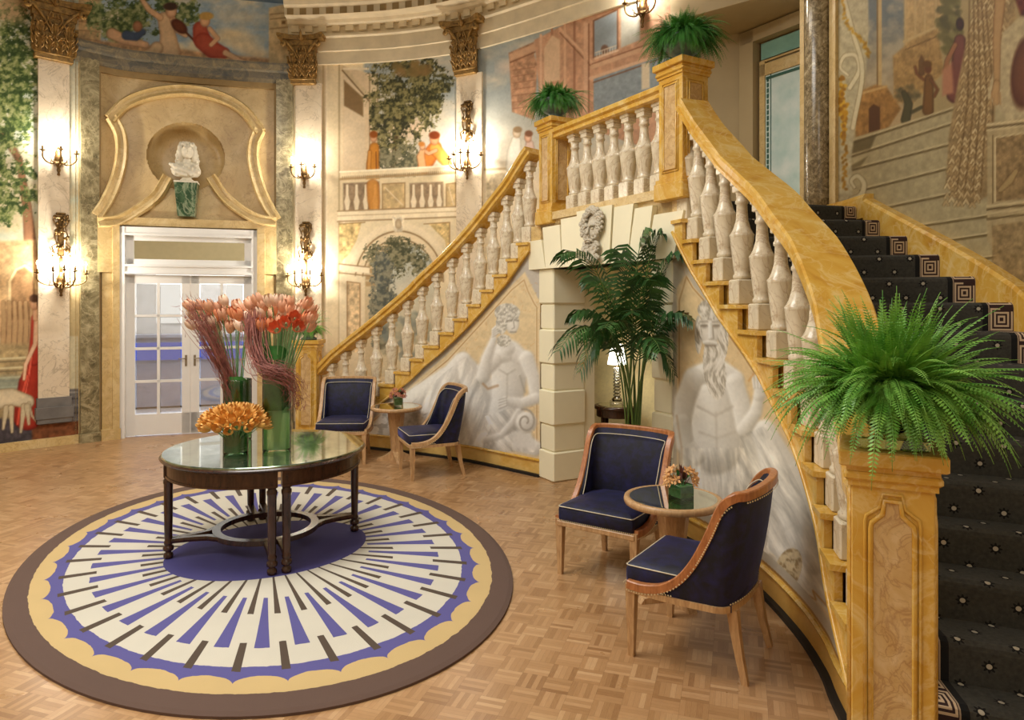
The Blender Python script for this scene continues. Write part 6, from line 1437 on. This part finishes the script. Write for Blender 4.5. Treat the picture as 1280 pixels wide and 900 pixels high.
heads(36, 300, 388, 380, 412, V1[1], .12, 6, V1, 0, lab_n, 'peach tulips in the nearer tall vase', red=[(346,413),(357,406),(368,400),(372,411)])
# red twigs
def bundle(name, label, P, n, spread0, spread1, seed):
    q = random.Random(seed); mb = MB(); c = Curve3(P, 5)
    for i in range(n):
        u = Vector((q.gauss(0,1), q.gauss(0,1), q.gauss(0,1))); u2 = Vector((q.gauss(0,1), q.gauss(0,1), q.gauss(0,1))); e = q.uniform(.7,1.0); m_ = int(len(c)*e)
        pts = []
        for k in range(max(3, m_)):
            f = k/(len(c)-1); pts.append(Vector(c[k])+u*(spread0*(1-f)+spread1*f)+u2*.014*sin(7*f+i)+Vector((sin(i*3+9*f),cos(i*5+8*f),sin(i*7+11*f)))*.006)
        mb.tube(pts, [.0028*(1-.6*k/len(pts)) for k in range(len(pts))], 3, 0, sm=False)
    for i in range(n*5):
        k = q.randrange(1, len(c)-1); f = k/(len(c)-1); p = Vector(c[k])+Vector((q.gauss(0,1), q.gauss(0,1), q.gauss(0,1)))*(spread0*(1-f)+spread1*f)*.9; T = (Vector(c[k+1])-Vector(c[k-1])).normalized()
        d = (T+Vector((q.gauss(0,1), q.gauss(0,1), q.gauss(0,1)))*.55).normalized(); L = q.uniform(.03,.075); mb.tube([p, p+d*L*.5, p+d*L+Vector((0,0,L*.25))], [.0022,.0018,.0006], 3, 0, sm=False)
    o = mk(name, mb, M['twig'], fixn=False); return tag(o, label, 'twigs', kind='stuff')
bundle('red_twigs', 'bundle of fine red twigs fanning left out of the farther tall vase', [AT(292,500,5.33),AT(284,470,5.33),AT(270,440,5.3),AT(254,408,5.27),AT(240,384,5.25)], 90, .014, .055, 1)
bundle('red_twigs', 'bundle of fine red twigs tied round the nearer tall vase, trailing right', [AT(317,396,4.93),AT(318,430,4.9),AT(328,458,4.86),AT(350,466,4.86),AT(366,480,4.9),AT(373,510,4.95)], 90, .035, .030, 2)
# orchids in square glass
def orchid_bloom(s=1.0):
    mb = MB()
    for k in range(5):
        a = k*2*pi/5; u = Vector((cos(a), sin(a), .25)); w = Vector((-sin(a), cos(a), 0)); mb.add([(0,0,0), u*.016*s+w*.008*s, u*.030*s+Vector((0,0,.004)), u*.016*s-w*.008*s], [(0,1,2,3)])
    mb.lathe([(.003*s,0),(.008*s,.006*s),(.006*s,.014*s)], (0,0,0), 6); return mb
ob = [mk('orchid_bloom', orchid_bloom(1.15), M['orchid'], fixn=False), mk('orchid_bloom', orchid_bloom(1.0), M['orchidr'], fixn=False)]; ou = [0,0]
def orchids(loc, w, h, n, ki, vlabel, flabel, grp, seed, tw):
    q = random.Random(seed); v = thing('square_glass_vase', vlabel, 'vase', loc, tw)
    mb = MB(); 
    w_ = w/2; mb.add([(-w_,-w_,0),(w_,-w_,0),(w_,w_,0),(-w_,w_,0),(-w_,-w_,h),(w_,-w_,h),(w_,w_,h),(-w_,w_,h)], [(3,2,1,0),(0,1,5,4),(1,2,6,5),(2,3,7,6),(3,0,4,7)]); mb.tube([(-w_,-w_,h),(w_,-w_,h),(w_,w_,h),(-w_,w_,h)], .002, 4, closed=True); mk('glass_box', mb, M['glass'], v)
    mb = MB(); mb.box((0,0,h*.58), (w-.014,w-.014,h*.78), top=(w-.010,w-.010), bev=.005); mk('leaf_lining', mb, leafm('lining_leaf', (48,110,58), (96,158,92), 26, .5), v)
    mb = MB()
    for k in range(9):
        a = q.uniform(0,6.28); L = q.uniform(.06,.11); d = Vector((cos(a)*.5,sin(a)*.5,1)).normalized(); p = Vector((.04,.02,h+.01)) if k < 7 else Vector((-.02,0,h)); s_ = Vector((-sin(a),cos(a),0))*.014
        mb.add([p, p+d*L*.5+s_, p+d*L, p+d*L*.5-s_], [(0,1,2,3)])
    for k in range(12): a = k*.52; mb.tube([(cos(a)*.02,sin(a)*.02,h*.9),(cos(a)*.05,sin(a)*.05,h+.035)], .002, 4)
    mk('leaves', mb, [M['redleaf']], v, fixn=False)
    mb = MB()
    for k in range(3): a = k*.8; d = Vector((cos(a)*.6,sin(a)*.6,.8)).normalized(); p = Vector((.035,.02,h)); s_ = Vector((-sin(a),cos(a),0))*.022; mb.add([p, p+d*.05+s_, p+d*.10, p+d*.05-s_], [(0,1,2,3)])
    mk('green_leaves', mb, M['bigleaf'], v, fixn=False)
    for i in range(n):
        a = q.uniform(0, 2*pi); e = q.uniform(-.15,1.1); R_ = w*.85; d = Vector((cos(a)*cos(e), sin(a)*cos(e), sin(e))); p = Vector(loc)+Vector((0,0,h+.022))+Vector((d.x*R_, d.y*R_, d.z*w*.75))
        if ou[ki]: o = ob[ki].copy(); COL.objects.link(o)
        else: o = ob[ki]; ou[ki] = 1
        o.location = p; o.rotation_mode = 'QUATERNION'; o.rotation_quaternion = Vector((0,0,1)).rotation_difference(d+Vector((0,-.5,.1))) @ Quaternion((0,0,1), q.uniform(0,6)); tag(o, flabel, 'orchid', grp)
orchids((1.02,4.20,.6201), .105, .095, 26, 0, 'square glass vase lined with a leaf on the nearer side table', 'tan orchid bloom in the square vase on the nearer side table', 'tan orchid blooms', 8, .5)
orchids((-1.31,8.0,.6201), .10, .11, 24, 1, 'square glass vase lined with a leaf on the farther side table', 'rust pink orchid bloom in the square vase on the farther side table', 'rust orchid blooms', 9, .3)
# ============================================================ SCONCES
def arm_geo(mb, mf, x, y, z, reach, rise, a):
    c_, s_ = cos(a), sin(a); f = lambda r, h: (x+r*s_, y-r*c_, z+h)
    P = [f(.02,0), f(reach*.35,-rise*.55), f(reach*.75,-rise*.45), f(reach,.0), f(reach,rise*.55)]
    mb.tube([tuple(p) for p in Curve3([np.array(p) for p in P], 5)], .0095, 6); e = f(reach, rise*.55)
    mb.lathe([(.008,0),(.016,.006),(.036,.016),(.040,.022),(.018,.022),(.012,.03),(.016,.04),(.014,.06),(.010,.062)], e, 12); mb.tube([tuple(np.array(f(reach*.5,-rise*.5))), tuple(np.array(f(reach*.45,-rise*.1))), tuple(np.array(f(reach*.6,rise*.1)))], .006, 5)
    return (e[0], e[1], e[2]+.06)
lights = []
def sconce(label, px_, py_, big, sc=1.0):
    q, z = W.hit(px_, py_); x, y = W.pt(q, .045); a = W.ang(q); root = thing('wall_sconce', label, 'sconce', (x, y, z), a, 'candle sconces on the rotunda wall')
    # local frame: x along the wall, -y into the room
    mb = MB()
    mb.lathe([(.006,-.21),(.020,-.20),(.012,-.17),(.024,-.14),(.018,-.11),(.040,-.06),(.052,-.01),(.048,.03),(.030,.07),(.020,.10)], (0,-.02,0), 12, sy=.7)
    for k in range(7): b = (k-3)*.42; mb.tube([(0,-.03,-.02),(.05*sin(b),-.06,-.05-.02*cos(b)),(.10*sin(b),-.05,-.07*cos(b))], [.016,.012,.004], 5)
    mk('bracket', mb, M['bronze'], root)
    if big:
        mb = MB(); rr_ = random.Random(2)
        mb.box((0,.005,.55), (.07,.03,.50), bev=.008); mb.box((0,-.005,.80), (.16,.05,.05), bev=.01); mb.box((0,-.005,.84), (.11,.04,.03), bev=.008)
        for k in range(34):
            zz_ = rr_.uniform(.28,.82); ww = .05+.035*(sin(zz_*14)**2)+(.02 if zz_ < .42 else 0); xx = rr_.uniform(-ww, ww); mb.sphere((xx,-.02-rr_.random()*.02,zz_), (rr_.uniform(.012,.024),.014,rr_.uniform(.014,.03)), 6, 4)
        for sg in (-1,1): mb.tube([(sg*.02,-.02,.30),(sg*.08,-.03,.34),(sg*.10,-.03,.42),(sg*.05,-.03,.46),(sg*.07,-.03,.56),(sg*.045,-.03,.66),(sg*.09,-.03,.76),(sg*.05,-.03,.80)], .009, 6)
        mb.tube([(0,-.01,.30),(0,-.01,.1)], .02, 8); mk('ornate_backplate', mb, M['bronze'], root)
        spec = [(-1.35,.27,.12),(-.62,.20,.17),(0,.17,.20),(.62,.20,.17),(1.35,.27,.12)]
    else:
        mb = MB(); mb.lathe([(.012,.0),(.038,.04),(.030,.09),(.010,.14)], (0,.0,.02), 10, sy=.5); mk('small_backplate', mb, M['bronze'], root); spec = [(-1.25,.19,.12),(0,.13,.16),(1.25,.19,.12)]
    for (b, reach, rise) in spec:
        mb = MB(); e = arm_geo(mb, None, 0, -.02, 0, reach*sc, rise, b); ar = mk('candle_arm', mb, M['bronze'], root)
        mb = MB(); mb.lathe([(.009,0),(.009,.055)], e, 10); mk('candle', mb, M['whitep'], ar)
        mb = MB(); mb.lathe([(.004,.055),(.011,.068),(.012,.08),(.006,.098),(.0005,.112)], e, 10); mk('flame_bulb', mb, M['flame'], ar)
    wp = Matrix.Translation((x,y,z)) @ Matrix.Rotation(a, 4, 'Z') @ Vector((0,-.13,.20)); lights.append((wp, 5 if big else 3))
    return root
sconce('three-armed bronze wall sconce on the far left pilaster, above the five-armed one', 72, 200, False)
sconce('large five-armed bronze wall sconce on the far left pilaster with ornate backplate', 75, 350, True)
sconce('three-armed bronze wall sconce on the pilaster right of the door, the upper one', 382, 218, False, .9)
sconce('large five-armed bronze wall sconce right of the door, the lower one', 384, 352, True, .9)
sconce('large bronze wall sconce high on the middle pilaster above the left flight', 587, 206, True, .95)
sconce('bronze wall sconce above the landing, cut off by the top of the picture', 806, 14, False, 1.0)
# ============================================================ BUST ON BRACKET
def remeshed(name, mb, vox, mat, parent=None, smooth=2):
    o = mk(name, mb, mat, parent, fixn=False); md = o.modifiers.new('r', 'REMESH'); md.mode = 'VOXEL'; md.voxel_size = vox; md.use_smooth_shade = True
    ms = o.modifiers.new('s', 'SMOOTH'); ms.iterations = smooth; ms.factor = .5
    dg = bpy.context.evaluated_depsgraph_get(); me = bpy.data.meshes.new_from_object(o.evaluated_get(dg)); o.modifiers.clear(); old = o.data; o.data = me; bpy.data.meshes.remove(old)
    for p in o.data.polygons: p.use_smooth = True
    return o
q, z = W.hit(235, 272); x, y = W.pt(q, .10); a = W.ang(q)
br = thing('wall_bracket', 'tapering green marble bracket under the white bust above the door', 'bracket', (x, y, z), a)
zt_ = W.hit(235, 231)[1]-z; mb = MB(); mb.box((0,0,zt_/2), (.21,.16,zt_), top=(.29,.22)); mk('bracket_block', mb, M['verde'], br)
mb = MB(); mb.box((0,0,zt_+.012), (.30,.23,.024), bev=.004); mk('bracket_slab', mb, M['bust'], br)
bs = MB(); zz = 0; rr_ = random.Random(4)
bs.lathe([(.07,0),(.08,.02),(.05,.04),(.045,.07)], (0,0,0), 16)
bs.sphere((0,.0,.15), (.155,.085,.085), 16, 10); bs.sphere((-.10,0,.13), (.075,.07,.075), 12, 8); bs.sphere((.09,0,.13), (.07,.07,.075), 12, 8); bs.sphere((-.07,.0,.33), (.042,.05,.11), 12, 10); bs.sphere((.08,.0,.33), (.042,.05,.11), 12, 10); bs.sphere((0,-.03,.10), (.15,.07,.06), 14, 8); bs.tube([(0,0,.17),(0,-.01,.27)], [.055,.045], 12)
bs.sphere((.005,-.045,.355), (.060,.078,.090), 18, 14); bs.sphere((.005,-.115,.345), (.012,.018,.016), 8, 6); bs.sphere((.005,-.03,.285), (.032,.035,.02), 10, 8)
bs.tube([(.005,-.112,.385),(.005,-.132,.348)], [.008,.012], 8); bs.tube([(-.018,-.108,.310),(.005,-.118,.312),(.028,-.108,.310)], .0075, 6)
for sg in (-1,1): bs.tube([(.005+sg*.012,-.112,.388),(.005+sg*.034,-.108,.394),(.005+sg*.050,-.09,.384)], .009, 6); bs.sphere((.005+sg*.03,-.062,.345), (.022,.02,.02), 8, 6)
for k in range(150):
    f = rr_.random(); sg = rr_.choice((-1,1)); an = rr_.uniform(.1, 1.0); 
    zz = .47-.30*f; wr = .062+.05*sin(min(1,f*1.4)*pi*.5); yy = .030-.05*an*f**.3+rr_.uniform(-.02,.02); bs.sphere((.005+sg*(wr-.01*an)+rr_.uniform(-.015,.015), yy, zz), rr_.uniform(.014,.022), 8, 6)
for k in range(50): a_ = rr_.uniform(0,6.28); e_ = rr_.uniform(.5,1.5); bs.sphere((.005+.075*cos(a_)*cos(e_), .01+.07*sin(a_)*cos(e_)-.01, .385+.085*sin(e_)), rr_.uniform(.014,.022), 8, 6)
for k in range(40): bs.sphere((rr_.uniform(-.17,.13), rr_.uniform(-.09,-.05), .10+rr_.uniform(-.03,.10)), (rr_.uniform(.01,.03),.014,rr_.uniform(.012,.03)), 8, 6)
bs.tube([(-.19,-.03,.20),(-.13,-.08,.16),(-.02,-.09,.12),(.08,-.08,.08)], [.02,.026,.026,.02], 8); bs.tube([(-.17,-.03,.14),(-.10,-.09,.10),(0,-.09,.06)], [.02,.022,.014], 8); bs.tube([(.13,-.02,.18),(.09,-.08,.12),(.03,-.09,.07)], [.02,.022,.014], 8)
for i in range(len(bs.v)): v_ = bs.v[i]; bs.v[i] = (v_[0]*1.12, v_[1]*1.1, v_[2]*1.14)
o = remeshed('marble_bust', bs, .0065, M['bust'], None, 1); o.location = (x, y, z+zt_+.0245); o.rotation_euler = (0,0,a+.15); tag(o, 'white marble bust in a long curled wig in the round niche above the door', 'sculpture')
# ============================================================ LIGHT
def area(name, loc, size, power, col=(1,.9,.76), rot=(0,0,0), sy=None):
    l = bpy.data.lights.new(name, 'AREA'); l.energy = power; l.color = col; l.size = size
    if sy: l.shape = 'RECTANGLE'; l.size_y = sy
    o = bpy.data.objects.new(name, l); COL.objects.link(o); o.location = loc; o.rotation_euler = rot; return o
def point(name, loc, power, col=(1,.94,.83), r=.05):
    l = bpy.data.lights.new(name, 'POINT'); l.energy = power; l.color = col; l.shadow_soft_size = r
    o = bpy.data.objects.new(name, l); COL.objects.link(o); o.location = loc; return o
area('overhead_fill', (-2.2,4.2,5.6), 2.6, 235, (1,.965,.90)); area('left_fill', (-4.2,2.0,5.3), 2.4, 120, (1,.965,.90)); area('dome_fill', (-2.0,4.0,5.7), 3.0, 60, (1,.965,.90), rot=(pi,0,0))  # unseen area fills added for even brightness
area('rear_fill', (-.6,-.9,5.2), 1.8, 70, (1,.96,.89)); area('landing_light', (1.7,6.6,4.85), .6, 10)  # first one is an unseen fill added behind the lens for the newel front
d_loc, d_rot, DL_, yb_ = M_HALL
mtx = Matrix.Translation(d_loc) @ d_rot.to_matrix().to_4x4()
o = area('hall_ceiling_light', mtx @ Vector((DL_/2,1.8,2.9)), 2.2, 130, (1,.97,.93)); 
wd = bpy.data.worlds.new('world'); SC.world = wd; wd.use_nodes = True; wd.node_tree.nodes['Background'].inputs[0].default_value = (.9,.8,.66,1); wd.node_tree.nodes['Background'].inputs[1].default_value = .15
SC.view_settings.view_transform = 'Standard'; SC.view_settings.look = 'None'; SC.view_settings.gamma = 1; SC.view_settings.exposure = 0.0; SC.view_settings.use_curve_mapping = False
for p, w_ in lights: point('sconce_light', p, w_*11)
point('lamp_light', (AT1[0],AT1[1],1.22), 9, (1,.88,.68), .06)
